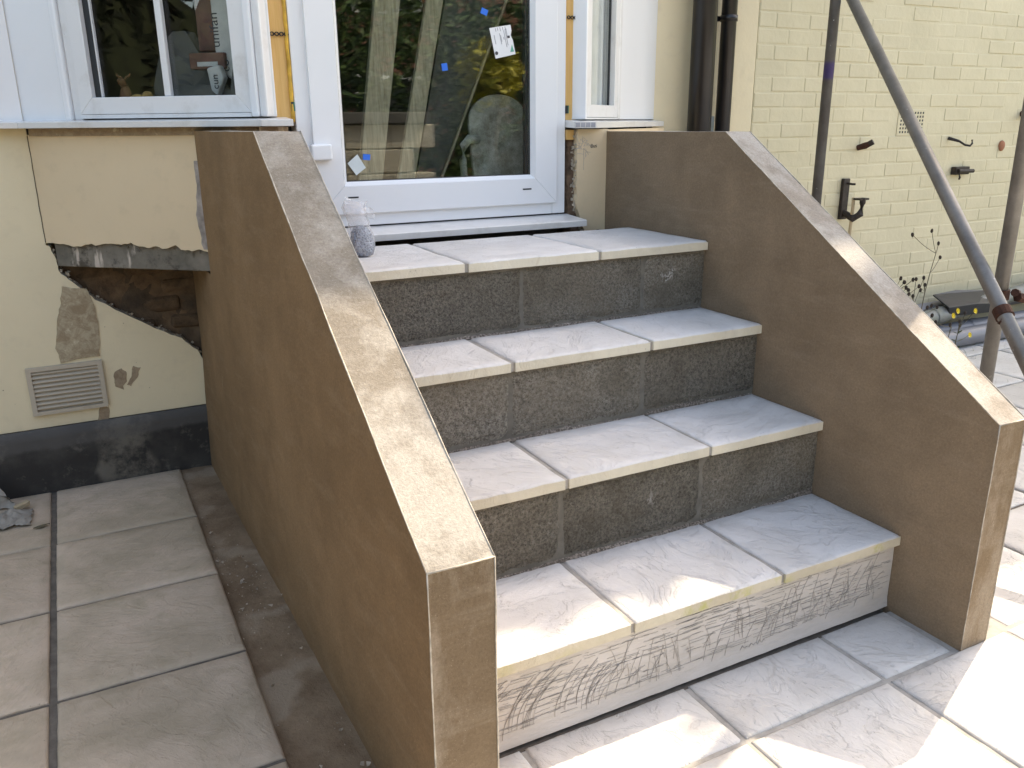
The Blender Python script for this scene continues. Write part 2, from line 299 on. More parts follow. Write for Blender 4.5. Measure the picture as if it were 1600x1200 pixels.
# ---------------------------------------------------------------- mesh helpers
def tag(o, label=None, cat=None, group=None, kind=None):
    for k, v in (('label', label), ('category', cat), ('group', group), ('kind', kind)):
        if v: o[k] = v
    return o
def empty(name, loc=(0, 0, 0)):
    o = bpy.data.objects.new(name, None); o.location = loc; COL.objects.link(o); return o
def link(name, me, mat, parent=None, loc=None):
    o = bpy.data.objects.new(name, me)
    if mat is not None and not me.materials:
        for mm in (mat if isinstance(mat, (list, tuple)) else [mat]): me.materials.append(MT[mm] if isinstance(mm, str) else mm)
    COL.objects.link(o)
    if parent is not None:
        o.parent = parent
        o.matrix_parent_inverse = Matrix.Translation(-Vector(PW(parent)))
    if loc is not None: o.location = loc
    return o
def PW(o):
    v = Vector(o.location)
    return v if o.parent is None else v
class MB:
    def __init__(s): s.v = []; s.f = []; s.mi = []
    def add(s, vs_, fs, mi=0):
        b = len(s.v); s.v += [tuple(x) for x in vs_]; s.f += [tuple(i + b for i in f) for f in fs]; s.mi += [mi] * len(fs); return s
    def box(s, a, b, mi=0):
        x0, y0, z0 = a; x1, y1, z1 = b
        return s.add([(x0, y0, z0), (x1, y0, z0), (x1, y1, z0), (x0, y1, z0), (x0, y0, z1), (x1, y0, z1), (x1, y1, z1), (x0, y1, z1)],
                     [(0, 3, 2, 1), (4, 5, 6, 7), (0, 1, 5, 4), (1, 2, 6, 5), (2, 3, 7, 6), (3, 0, 4, 7)], mi)
    def fbox(s, P, ex, ey, ez, mi=0):
        P = Vector(P); ex, ey, ez = Vector(ex), Vector(ey), Vector(ez)
        c = [P, P + ex, P + ex + ey, P + ey]; c += [q + ez for q in c]
        return s.add(c, [(0, 3, 2, 1), (4, 5, 6, 7), (0, 1, 5, 4), (1, 2, 6, 5), (2, 3, 7, 6), (3, 0, 4, 7)], mi)
    def tube(s, pts, r, n=12, cap=True, mi=0):
        pts = [Vector(p) for p in pts]; rs = r if isinstance(r, (list, tuple)) else [r] * len(pts)
        ring = []
        ref = Vector((0, 0, 1))
        for i, p in enumerate(pts):
            d = (pts[min(i + 1, len(pts) - 1)] - pts[max(i - 1, 0)]).normalized()
            if abs(d.dot(ref)) > .95: a = d.cross(Vector((1, 0, 0))).normalized()
            else: a = d.cross(ref).normalized()
            b = d.cross(a)
            ring.append([p + (a * math.cos(2 * math.pi * k / n) + b * math.sin(2 * math.pi * k / n)) * rs[i] for k in range(n)])
        vs_ = [q for rg in ring for q in rg]; fs = []
        for i in range(len(pts) - 1):
            for k in range(n): fs.append((i * n + k, i * n + (k + 1) % n, (i + 1) * n + (k + 1) % n, (i + 1) * n + k))
        if cap: fs += [tuple(range(n))[::-1], tuple(range((len(pts) - 1) * n, len(pts) * n))]
        return s.add(vs_, fs, mi)
    def prism(s, poly, off, mi=0):
        off = Vector(off); n = len(poly); p = [Vector(q) for q in poly]
        fs = [tuple(range(n)), tuple(range(2 * n - 1, n - 1, -1))] + [(i + n, (i + 1) % n + n, (i + 1) % n, i) for i in range(n)]
        return s.add(p + [q + off for q in p], fs, mi)
    def build(s, name, mat, parent=None, smooth=False, bevel=0, seg=2, tri=False):
        me = bpy.data.meshes.new(name); me.from_pydata(s.v, [], s.f); 
        for i, p in enumerate(me.polygons): p.material_index = s.mi[i]; p.use_smooth = smooth
        bm = bmesh.new(); bm.from_mesh(me)
        bmesh.ops.recalc_face_normals(bm, faces=bm.faces)
        if tri: bmesh.ops.triangulate(bm, faces=[f for f in bm.faces if len(f.verts) > 4])
        if bevel: bmesh.ops.bevel(bm, geom=[e for e in bm.edges if e.is_manifold and e.calc_face_angle(0) > .5], offset=bevel, segments=seg, affect='EDGES', profile=.5)
        bm.to_mesh(me); bm.free()
        return link(name, me, mat, parent)
def N(x, y, z, s=1.): return mnoise.noise(Vector((x * s, y * s, z * s)))
def box(name, a, b, mat, parent, bevel=0, seg=2): return MB().box(a, b).build(name, mat, parent, bevel=bevel, seg=seg)

_slabn = [0]
def slab(name, x0, x1, y0, y1, zt, th, mats, parent, amp=.0016, cell=.035, skew=.0015, tilt=.0015):
    """a riven slab with an uneven top, rounded arris and slightly wandering edges"""
    _slabn[0] += 1; k = _slabn[0] * 3.7
    nx = max(3, int((x1 - x0) / cell)); ny = max(3, int((y1 - y0) / cell)); mb = MB()
    us = [0, .006 / (x1 - x0)] + [i / nx for i in range(1, nx)] + [1 - .006 / (x1 - x0), 1]
    vs_ = [0, .006 / (y1 - y0)] + [i / ny for i in range(1, ny)] + [1 - .006 / (y1 - y0), 1]
    nu, nv = len(us), len(vs_); tx = random.uniform(-tilt, tilt); ty = random.uniform(-tilt, tilt); pts = []
    for j, v in enumerate(vs_):
        for i, u in enumerate(us):
            x = x0 + u * (x1 - x0); y = y0 + v * (y1 - y0)
            e = (i in (0, nu - 1)) or (j in (0, nv - 1))
            z = zt + amp * (N(x + k, y, 0, 7) + .6 * N(x, y + k, 0, 19)) + tx * (u - .5) + ty * (v - .5) - (.0045 + .002 * N(x + k, y, 1, 40) if e else 0)
            if j in (0, nv - 1): y += skew * N(x, k, 0, 22)
            if i in (0, nu - 1): x += skew * N(y, k, 3, 22)
            pts.append((x, y, z))
    fs = [(j * nu + i, j * nu + i + 1, (j + 1) * nu + i + 1, (j + 1) * nu + i) for j in range(nv - 1) for i in range(nu - 1)]
    mb.add(pts, fs, 0)
    per = [i for i in range(nu)] + [j * nu + nu - 1 for j in range(1, nv)] + [(nv - 1) * nu + i for i in range(nu - 2, -1, -1)] + [j * nu for j in range(nv - 2, 0, -1)]
    b = len(mb.v); n = len(per)
    mb.v += [(mb.v[q][0], mb.v[q][1], zt - th) for q in per]
    for i in range(n):
        mb.f.append((per[(i + 1) % n], per[i], b + i, b + (i + 1) % n)); mb.mi.append(1)
    mb.f.append(tuple(range(b + n - 1, b - 1, -1))); mb.mi.append(1)
    o = mb.build(name, mats, parent)
    for p in o.data.polygons:
        if p.material_index == 0: p.use_smooth = True
    return o

# ================================================================ SETTING: ground
g = MB().add([(-60, -70, -.075), (80, -70, -.075), (80, 60, -.075), (-60, 60, -.075)], [(0, 1, 2, 3)]).build('ground', 'grass'); tag(g, kind='structure')
bed = box('paving_bed', (-3.5, -3.2, -.3), (7.5, 2.03, -.034), 'pave_base', None); tag(bed, kind='structure')
soil_mb = MB(); ns = 60
pts = []
for j in range(ns + 1):
    for i in range(7):
        x = -.225 + i / 6 * .20; y = -.6 + j / ns * 2.62
        pts.append((x, y, -.022 + .007 * N(x, y, 0, 14) + .005 * N(x, y, 5, 40) + (.012 if y > 1.7 else 0)))
soil_mb.add(pts, [(j * 7 + i, j * 7 + i + 1, (j + 1) * 7 + i + 1, (j + 1) * 7 + i) for j in range(ns) for i in range(6)])
soil = soil_mb.build('soil_strip', 'soil', smooth=True); tag(soil, kind='structure')
crumb = MB()
for k in range(150):
    y = random.uniform(-.2, 2.0); x = random.uniform(-.21, -.06 if y < 1 else -.1); r = random.choice([.0015, .002, .002, .003, .003, .004, .007])
    if random.random() < .5: y = random.gauss(1.02, .12)
    q = []
    for a in range(6):
        d = Vector((random.gauss(0, 1), random.gauss(0, 1), random.gauss(0, 1))).normalized() * r * random.uniform(.7, 1.3)
        q.append((x + d.x, y + d.y, -.013 + r * .6 + d.z * .7))
    crumb.add(q, [(0, 1, 2), (0, 2, 3), (0, 3, 4), (1, 2, 5), (2, 3, 5), (3, 4, 5), (0, 1, 4), (1, 4, 5)])
tag(crumb.build('mortar_crumbs', 'rubble'), 'pale mortar crumbs scattered on the soil beside the left stair wall', 'crumbs', kind='stuff')

pat = empty('patio_paving'); tag(pat, kind='structure')
XJ = [-1.54, -1.10, -.660]
YJ = [2.015, 1.542, 1.100, .660, .218, -.225, -.665, -1.1, -1.55]
for i in range(len(YJ) - 1):
    for x0, x1 in ((-1.98, -1.546), (-1.534, -1.108), (-1.092, -.668), (-.652, -.216)):
        slab('paving_slab', x0 + random.uniform(0, .003), x1, YJ[i + 1] + random.uniform(.004, .007), YJ[i] - .005, random.uniform(-.001, .001), .04, ['patio_old', 'patio_old'], pat, amp=.0014)
box('grout', (-1.99, -1.6, -.034), (-.2165, 2.014, -.007), 'grout_dark', pat)
# the paving in front of the steps and right of them
YR = [-.204, -.650, -1.095, -1.54]
xs = [-.645, -.2, .243, .688, 1.131, 1.578, 2.02, 2.465, 2.91, 3.355, 3.8, 4.245, 4.69, 5.135, 5.58]
for i, x in enumerate(xs[:-1]):
    rows = []
    if x >= 1.5: rows = [(-.204 + .445 * k, -.204 + .445 * (k + 1)) for k in range(5)]
    elif x >= -.25: rows = [(-.204, .012)]
    rows += [(YR[k + 1], YR[k]) for k in range(3)]
    for y0, y1 in rows:
        x0, x1 = x, xs[i + 1]
        if x == 1.131 and y1 == .012: x1 = 1.380
        if x == -.2 and y1 == .012: x0 = .09
        if x == 1.578 and y0 > -.3: x0 = 1.60
        if y1 <= .012 and y0 < -.1 or x > 1.5:
            slab('paving_slab', x0 + .0065, x1 - .0065, y0 + .0065, min(y1, 2.01) - .0065, random.uniform(-.0012, .0012), .04, ['patio_new', 'patio_new'], pat)
box('grout', (-.21, -1.6, -.034), (5.7, -.0, -.0055), 'grout', pat)
box('grout', (1.604, .0005, -.034), (5.7, 2.005, -.0085), 'grout_dark', pat)
box('grout', (1.385, -.2, -.033), (1.60, 2.0, -.020), 'soil', pat)

# ================================================================ STEPS
W = 1.394
yk = [0, .296, .573, .845, 1.0]; zk = [.228, .461, .690, .916]; jk = [.523, .527, .525, .521]; OV = .0144; TH = .029
st = empty('front_steps', (.7, .4, 0)); tag(st, 'four rough block steps topped with pale riven slabs', 'steps')
bj = {1: (.521, .962), 2: (.524, .960), 3: (.706, 1.147)}
for k in range(4):
    yb = yk[k + 1] + OV + .006 if k < 3 else 1.296
    ed = 'tread_edge_algae' if k == 0 else 'tread_edge'
    for a, b in ((.04, jk[k] - .006), (jk[k] + .006, jk[k] + .444), (jk[k] + .456, W - .001)):
        slab('tread_slab', a, b, yk[k] + random.uniform(-.0015, .0015), yb, zk[k] + random.uniform(-.0008, .0008), TH, ['tread', ed], st, amp=.0018, cell=.03)
    for a in (jk[k], jk[k] + .45):
        box('joint', (a - .0062, yk[k] + .005, zk[k] - TH), (a + .0062, yb - .001, zk[k] - .005), 'grout', st)
    z0 = zk[k - 1] if k else -.03
    yf = yk[k] + OV
    if k:
        xs_ = [.03, *bj[k], W + .01]
        for a, b in zip(xs_[:-1], xs_[1:]):
            mb = MB(); nx = max(4, int((b - a) / .02)); nz = 9; pts = []
            za, zb = z0 + .012, zk[k] - TH - .006
            for j in range(nz + 1):
                for i in range(nx + 1):
                    z = za + (zb - za) * j / nz; ja = .005 + .004 * N(z, a, k, 30); jb = .005 + .004 * N(z, b, k + 5, 30); x = a + ja + (b - a - ja - jb) * i / nx; z += (.003 * N(x, k, 3, 35) if j in (0, nz) else 0)
                    edge = i in (0, nx) or j in (0, nz)
                    pts.append((x, yf + .0015 * N(x, z, k, 30) + .001 * N(x, z, k, 90) + (.004 if edge else 0), z))
            mb.add(pts, [(j * (nx + 1) + i, j * (nx + 1) + i + 1, (j + 1) * (nx + 1) + i + 1, (j + 1) * (nx + 1) + i) for j in range(nz) for i in range(nx)])
            n_ = len(mb.v); mb.add([(a + .006, yf + .1, za), (b - .006, yf + .1, za), (b - .006, yf + .1, zb), (a + .006, yf + .1, zb)], [(3, 2, 1, 0)])
            mb.build('concrete_block', 'block', st)
        mm = MB().box((.03, yf + .0035, z0 - .03), (W - .002, yf + .09, zk[k] - TH))
        mm.build('mortar', 'joint_mortar', st)
        # crumbly mortar fillet along the back of the tread
        fl = MB(); n = 150; pp = []
        for i in range(n + 1):
            x = .05 + (W - .055) * i / n; h = max(.001, .007 + .016 * max(-.3, N(x, k, 0, 4)) + .006 * N(x, k, 2, 45)); d = max(.0005, .003 + .006 * N(x, k, 7, 9) + .003 * N(x, k, 9, 50))
            pp += [(x, yf - d, z0 - .002), (x, yf - d * .5, z0 + h * .6), (x, yf + .006, z0 + h)]
        fl.add(pp, [(i * 3 + a, (i + 1) * 3 + a, (i + 1) * 3 + a + 1, i * 3 + a + 1) for i in range(n) for a in (0, 1)])
        fl.build('mortar_fillet', 'crumbly', st, smooth=True)
        # squeezed-out bedding under the nosing
        fl = MB(); pp = []
        for i in range(n + 1):
            x = .05 + (W - .055) * i / n; h = .005 + .006 * max(0, N(x, k, 20, 7) + .1); d = .002 + .004 * max(0, N(x, k, 27, 12))
            pp += [(x, yf - d, zk[k] - TH + .001), (x, yf - d * .6, zk[k] - TH - h * .6), (x, yf + .008, zk[k] - TH - h)]
        fl.add(pp, [(i * 3 + a, (i + 1) * 3 + a, (i + 1) * 3 + a + 1, i * 3 + a + 1) for i in range(n) for a in (0, 1)])
        fl.build('bedding_mortar', 'mortar', st, smooth=True)
    else:
        mb = MB(); nx, nz = 90, 14; pts = []
        for j in range(nz + 1):
            for i in range(nx + 1):
                x = .03 + (W - .032) * i / nx; z = .006 + (zk[0] - TH - .006) * j / nz
                pts.append((x, yf + .0012 * N(x, z, 0, 25) + .002 * N(x, z, 3, 6) - .006 * max(0, 1 - z / .03), z))
        mb.add(pts, [(j * (nx + 1) + i, j * (nx + 1) + i + 1, (j + 1) * (nx + 1) + i + 1, (j + 1) * (nx + 1) + i) for j in range(nz) for i in range(nx)])
        rs = mb.build('scratch_coat_riser', 'scratch', st, smooth=True)
        box('block_core', (.03, yf + .008, -.03), (W - .002, yf + .2, zk[0] - TH - .001), 'mortar', st)
        box('shadow_gap', (.1, yf - .012, -.03), (W - .02, yf + .03, -.006), 'grout_dark', st)
        sm = MB()
        def stroke(pts, wd, off=.0018):
            q = []
            for i, (x, z) in enumerate(pts):
                f = math.sin(math.pi * (i + .6) / (len(pts) + .2)); w_ = wd * (.35 + .65 * f) * random.uniform(.55, 1.25)
                p = pts[min(i + 1, len(pts) - 1)]; o_ = pts[max(i - 1, 0)]
                d = Vector((p[0] - o_[0], p[1] - o_[1])).normalized() if p != o_ else Vector((1, 0)); nn = Vector((-d.y, d.x)) * w_
                y = yf + .0012 * N(x, z, 0, 25) + .002 * N(x, z, 3, 6) - .006 * max(0, 1 - z / .03) - off
                q += [(x - nn.x, y + .001, z - nn.y), (x, y, z), (x + nn.x, y + .001, z + nn.y)]
            sm.add(q, [(i * 3 + a, (i + 1) * 3 + a, (i + 1) * 3 + a + 1, i * 3 + a + 1) for i in range(len(pts) - 1) for a in (0, 1)])
        ZT = zk[0] - TH
        # long level scratches, broken into dashes
        for k2 in range(150):
            x = random.uniform(.06, 1.30); l = random.uniform(.05, .30); z = random.uniform(.045, ZT - .008); s_ = random.uniform(-.04, .04)
            p0 = x
            while p0 < min(x + l, W - .02):
                dl_ = random.uniform(.012, .08); p1 = min(p0 + dl_, W - .012, x + l)
                if p1 - p0 > .006: stroke([(p0 + (p1 - p0) * i / 6, z + s_ * (p0 - x + (p1 - p0) * i / 6) + .0022 * N(p0 + i * .03, z, k2, 12) * .5) for i in range(7)], random.choice([.00018, .00022, .0003, .00045]))
                p0 = p1 + random.uniform(.001, .03)
        # sweeping curved rakes: heavy ones at the left, finer hooks to the right
        def arc(bx, zb_, h, cv, wd, p=2.0):
            stroke([(bx + cv * (i / 12) ** p + .0006 * N(i, bx, 0, 5), min(ZT - .004, zb_ + h * i / 12)) for i in range(13)], wd)
        for bx, n, cv, h in ((.115, 5, .085, .135), (.20, 6, .075, .125), (.235, 5, .09, .14), (.33, 5, .06, .11), (.385, 5, .05, .13), (.41, 5, .06, .09)):
            for q_ in range(n): arc(bx + q_ * random.uniform(.006, .014), random.uniform(.03, .06), h * random.uniform(.6, 1), cv * random.uniform(.8, 1.1), .0010 if q_ == 0 else random.choice([.0002, .0003, .0004]), 2.4)
        bx = .46
        while bx < 1.33:
            for q_ in range(random.choice([1, 1, 2, 3])): arc(bx + q_ * .007 + random.uniform(-.006, .006), random.uniform(.035, .10), random.uniform(.03, .11), random.choice([-1.6, -1, 1.4, 2.2]) * random.uniform(.006, .024), random.choice([.0002, .0003, .0003, .0005]), random.uniform(1.4, 2.2))
            bx += random.uniform(.010, .034)
        arc(1.255, .085, .09, .055, .0010, 1.4); arc(1.22, .08, .085, .05, .0006, 1.6)
        for k2 in range(6): stroke([(.862 + k2 * .014, .036 + .004 * random.random()), (.868 + k2 * .014, .041 + .007 * random.random()), (.875 + k2 * .014, .038 + .003 * random.random())], random.choice([.0010, .0016]))
        sm.build('scratch_marks', 'scratch_line', st)

# ---------------------------------------------------------------- stair walls
def stair_wall(name, label, outer, inner, yf, ys, ye, zf, zt, ycut, zcut, y2, prof_out_left):
    """outer/inner: functions x(y,z); top runs zf at the front, rises to zt at ys, level to ye; below zcut it goes on to y2"""
    root = empty(name, ((outer(yf, 0) + inner(yf, 0)) / 2, yf, 0))
    tag(root, label, 'stair wall')
    def top(y): return zf + (zt - zf) * (y - yf) / (ys - yf) if y < ys else zt
    ysamp = [yf + (ys - yf) * i / 22 for i in range(23)] + [ys + (ye - ys) * i / 10 for i in range(1, 11)]
    nz = 18; mb = MB()
    def wob(y, z, s): return .0018 * N(y, z, s, 4) + .0007 * N(y, z, s + 4, 16)
    for sgn, fx in ((0, outer), (1, inner)):
        pts = []
        for y in ysamp:
            for j in range(nz + 1):
                z = -.04 + (top(y) + .04) * j / nz
                pts.append((fx(y, z) + wob(y, z, sgn * 9 + fx(0, 0)), y, z))
        mb.add(pts, [(i * (nz + 1) + j, (i + 1) * (nz + 1) + j, (i + 1) * (nz + 1) + j + 1, i * (nz + 1) + j + 1) for i in range(len(ysamp) - 1) for j in range(nz)])
        pts = []
        for i in range(9):
            y = ye + (y2 - ye) * i / 8
            for j in range(nz + 1):
                z = -.04 + (zcut + .04) * j / nz; pts.append((fx(y, z) + wob(y, z, sgn * 9 + fx(0, 0)) * (i > 0 or j > 0), y, z))
        mb.add(pts, [(i * (nz + 1) + j, (i + 1) * (nz + 1) + j, (i + 1) * (nz + 1) + j + 1, i * (nz + 1) + j + 1) for i in range(8) for j in range(nz)])
    b = mb.build('rendered_face', 'render_left' if prof_out_left else 'render_side', root, smooth=True)
    # top
    mb = MB(); pts = []
    for y in ysamp:
        for i in range(7):
            z = top(y); f = i / 6; x = outer(y, z) * (1 - f) + inner(y, z) * f
            pts.append((x, y, z + .0012 * N(x, y, 2, 9) + .0006 * N(x, y, 4, 25)))
    mb.add(pts, [(i * 7 + j, i * 7 + j + 1, (i + 1) * 7 + j + 1, (i + 1) * 7 + j) for i in range(len(ysamp) - 1) for j in range(6)])
    mb.build('rendered_top', 'render_top' if prof_out_left else 'render_top_dry', root, smooth=True)
    mb = MB(); pts = []
    for j in range(nz + 1):
        z = -.04 + (zf + .04) * j / nz
        for i in range(7):
            f = i / 6; x = outer(yf, z) * (1 - f) + inner(yf, z) * f
            pts.append((x, yf + .0012 * N(x, z, 3, 8), z))
    mb.add(pts, [(i * 7 + j, i * 7 + j + 1, (i + 1) * 7 + j + 1, (i + 1) * 7 + j) for i in range(nz) for j in range(6)])
    mb.build('rendered_end', 'render_front', root, smooth=True)
    # pale corner beads
    for fx in (outer, inner):
        pts = [Vector((fx(y, top(y)), y, top(y) + .0004)) for y in ysamp[:23]]
        rr = [.0014 + .0009 * N(y, fx(0, 0), 0, 17) for y in ysamp[:23]]
        MB().tube(pts, rr, 6).build('corner_bead', 'bead', root, smooth=True)
        MB().tube([Vector((fx(yf, z), yf - .0003, z)) for z in [.0 + zf * i / 12 for i in range(13)]], [.0014 + .0008 * N(i, fx(0, 0), 0, 3.3) for i in range(13)], 6).build('corner_bead', 'bead', root, smooth=True)
    MB().tube([(outer(yf, zf), yf, zf), ((outer(yf, zf) + inner(yf, zf)) / 2, yf - .0005, zf), (inner(yf, zf), yf, zf)], .0017, 6).build('corner_bead', 'bead', root, smooth=True)
    for o in root.children:
        for v in o.data.vertices:
            p = v.co; v.co = (p.x + .0016 * N(p.x, p.y, p.z, 5) + .0009 * N(p.z, p.x, p.y, 28), p.y + .0016 * N(p.y, p.z + 7, p.x, 5) + .0008 * N(p.y, p.z, p.x + 3, 30), p.z + .0016 * N(p.z + 3, p.x, p.y, 6) + .0009 * N(p.y + 9, p.z, p.x, 30))
    return root
MT['bead'] = simple('pale_corner_bead', (.44, .39, .32), .85, var=.4, nsc=45)
lw = stair_wall('stair_wall', 'brown rendered stair wall on the left, nearest the patio slabs with soil beside it',
    lambda y, z: -.04 - .017 * (y + .2) - .009 * (y + .2) * max(0, 1 - max(z, 0) / .5), lambda y, z: .079 - .028 * (y + .2),
    -.212, .74, 1.605, .612, 1.277, 1.605, .82, 2.025, True)
rw = stair_wall('stair_wall', 'brown rendered stair wall on the right, in front of the scaffold tubes',
    lambda y, z: W, lambda y, z: 1.492, -.212, .794, 1.462, .607, 1.259, 1.46, .86, 2.03, False)

# ================================================================ HOUSE
YW = 2.04
house = empty('house', (1, 2.04, 0)); tag(house, 'cream painted house with white bay window and glazed door', 'house')
HB = lambda n, a, b, mt, bev=0: box(n, a, b, mt, house, bev)
# structural wall core (behind renders)
HB('wall_core', (-6, YW + .03, -.3), (-.60, YW + .28, 4.95), 'old_brick')
HB('wall_core', (2.10, YW + .045, -.3), (9.5, YW + .28, 4.95), 'old_brick')
HB('wall_core', (-.60, YW + .05, -.3), (2.10, YW + .28, .86), 'old_brick')
HB('wall_core', (-.60, YW + .03, 3.15), (2.10, YW + .28, 4.95), 'old_brick')
# left render with the broken-out hole under the bay
hole = [(-.537, .896), (-.524, .850), (-.522, .805), (-.487, .767), (-.419, .695), (-.341, .639), (-.24, .569), (-.145, .513), (-.092, .46), (-.072, .40)]
fine = []
for (a, b) in zip(hole[:-1], hole[1:]):
    for i in range(5):
        f = i / 5; x = a[0] + (b[0] - a[0]) * f; z = a[1] + (b[1] - a[1]) * f
        fine.append((x + .004 * N(x, z, 0, 60), z + .006 * N(x, z, 4, 50)))
fine.append(hole[-1])
poly = [(-6, .238), (1.40, .241), (1.40, .40)] + fine[::-1] + [(-.547, .90), (-.547, 4.9), (-6, 4.9)]
rp = MB().prism([(x, YW, z) for x, z in poly], (0, .045, 0)).build('render_coat', 'cream', house, tri=True)
# ragged pale lip along the break
lip = MB()
for i in range(len(fine) - 1):
    (x0, z0), (x1, z1) = fine[i], fine[i + 1]
    d = Vector((x1 - x0, 0, z1 - z0)); nrm = Vector((-d.z, 0, d.x)).normalized() * random.uniform(.002, .007)
    if nrm.z < 0: nrm = -nrm
    lip.add([(x0, YW + .001, z0), (x1, YW + .001, z1), Vector((x1, YW + .03, z1)) + nrm, Vector((x0, YW + .03, z0)) + nrm], [(0, 1, 2, 3)])
lip.build('broken_render_lip', 'broken_pale', house)
# exposed old bricks in the hole
bm_me = MB().box((-.104, 0, -.031), (.104, .05, .031)).build('brick', 'old_brick', house, bevel=.02, seg=3)
bm_me.location = (-.44, YW + .032, .86)
meb = bm_me.data
for r in range(7):
    for k in range(4):
        x = -.44 + k * .222 + (.11 if r % 2 else 0) - .1; z = .86 - r * .072
        if z < .43: continue
        o = bm_me if (r == 0 and k == 0) else bpy.data.objects.new('brick', meb)
        if o is not bm_me: COL.objects.link(o); o.parent = house; o.matrix_parent_inverse = Matrix.Translation(-house.location)
        o.location = (x, YW + .040 + random.uniform(-.010, .014), z); o.rotation_euler = (random.uniform(-.08, .08), random.uniform(-.05, .05), random.uniform(-.06, .06)); o.scale = (random.uniform(.7, 1.0), 1, random.uniform(.8, 1.05))
rb = MB(); pts = []
for j in range(37):
    for i in range(37):
        x = -.56 + .52 * i / 36; z = .40 + .50 * j / 36
        pts.append((x, YW + .049 + .016 * N(x, z, 0, 9) + .009 * N(x, z, 4, 28) + .004 * N(x, z, 9, 70), z))
rb.add(pts, [(j * 37 + i, j * 37 + i + 1, (j + 1) * 37 + i + 1, (j + 1) * 37 + i) for j in range(36) for i in range(36)])
rb.build('crumbling_mortar', 'old_mortar', house, smooth=True)
def crumbs_along(pts3, n, out, r0, r1, mat, name):
    mb = MB()
    for k in range(n):
        p = Vector(random.choice(pts3)) + Vector((random.gauss(0, .006), random.uniform(*out), random.gauss(0, .006))); r = random.uniform(r0, r1)
        q = [p + Vector((random.gauss(0, 1), random.gauss(0, 1), random.gauss(0, 1))).normalized() * r for _ in range(6)]
        mb.add(q, [(0, 1, 2), (0, 2, 3), (0, 3, 4), (1, 2, 5), (2, 3, 5), (3, 4, 5), (0, 1, 4), (1, 4, 5)])
    return tag(mb.build(name, mat, house), kind='stuff')
crumbs_along([(x, YW + .012, z) for x, z in fine], 150, (-.008, .02), .003, .009, 'broken_pale', 'render_crumbs')
# plinth
pl = MB(); n = 90; pts = []
for i in range(n + 1):
    x = -6 + 7.4 * i / n if i < 20 else -4.36 + (5.76) * (i - 20) / 70
    for z, y in ((-.1, 2.018), (.03, 2.018), (.12, 2.019), (.2, 2.018), (.232, 2.020), (.24, 2.032)):
        pts.append((x, y + .0035 * N(x, z, 0, 7) + .002 * N(x, z, 3, 25), z + (.003 * N(x, 0, 8, 12) if z > .2 else 0)))
pl.add(pts, [(i * 6 + j, (i + 1) * 6 + j, (i + 1) * 6 + j + 1, i * 6 + j + 1) for i in range(n) for j in range(5)])
pl.build('plinth', 'plinth', house, smooth=True)
# filler patches on the render
def patch(name, pts, mt, th=.004, jit=.006):
    q = []
    for a, b in zip(pts, pts[1:] + pts[:1]):
        for i in range(5):
            f = i / 5; x = a[0] + (b[0] - a[0]) * f; z = a[1] + (b[1] - a[1]) * f
            q.append((x + jit * N(x, z, 0, 40), YW - th, z + jit * N(x, z, 5, 40)))
    return MB().prism(q, (0, th + .002, 0)).build(name, mt, house, tri=True)
patch('filler_patch', [(-.519, .752), (-.44, .735), (-.425, .668), (-.424, .572), (-.435, .486), (-.565, .476), (-.572, .53), (-.555, .62), (-.535, .68)], 'filler')
patch('filler_patch', [(-.40, .40), (-.37, .43), (-.355, .40), (-.375, .345), (-.40, .36)], 'rust_filler', .0015, .012)
patch('filler_patch', [(-.33, .43), (-.305, .425), (-.315, .39), (-.345, .355), (-.36, .36), (-.34, .39)], 'rust_filler', .0015, .008)
patch('filler_patch', [(-.46, .29), (-.432, .285), (-.44, .238), (-.475, .236)], 'rust_filler', .002)
# louvre vent
MT['vent'] = paint_mat('dusty_vent_paint', (.50, .43, .33), (.33, .26, .18), .4, .6)
v_ = MB()
v_.box((-.680, YW - .016, .292), (-.432, YW + .002, .306)).box((-.680, YW - .016, .456), (-.432, YW + .002, .470)).box((-.680, YW - .0155, .3061), (-.664, YW + .002, .4559)).box((-.448, YW - .0155, .3061), (-.432, YW + .002, .4559)).box((-.664, YW - .003, .306), (-.448, YW + .001, .456))
vent = v_.build('air_vent', 'vent', house)
for i in range(9):
    z = .312 + i * .0163
    MB().add([(-.664, YW - .004, z + .0135), (-.448, YW - .004, z + .0135), (-.448, YW - .014, z + .0055), (-.664, YW - .014, z + .0055), (-.664, YW - .014, z + .003), (-.448, YW - .014, z + .003)], [(0, 1, 2, 3), (3, 2, 5, 4)]).build('slat', 'vent', vent)
# right part: smooth render strip then painted brick
HB('render_coat', (2.035, YW, .02), (2.648, YW + .05, 4.9), 'cream', .006)
BX0 = 2.652
mort = HB('mortar', (BX0, YW + .0031, -.05), (9.4, YW + .05, 4.9), 'brick_paint')
def brick_mesh(L):
    return MB().box((0, 0, 0), (L, .03, .0665)).build('brick', 'brick_paint', house, bevel=.0035)
protos = {}
def place_brick(x, z, L):
    key = round(L, 3)
    if key not in protos:
        o = brick_mesh(L); protos[key] = o.data
    else:
        o = bpy.data.objects.new('brick', protos[key]); COL.objects.link(o); o.parent = house; o.matrix_parent_inverse = Matrix.Translation(-house.location)
    o.location = (x, YW + .0012 + random.uniform(-.0018, .0018), z + random.uniform(-.0012, .0012)); o.rotation_euler = (0, random.uniform(-.006, .006), random.uniform(-.008, .008))
far = MB()
row0 = 1.2796 - .0745 * 17
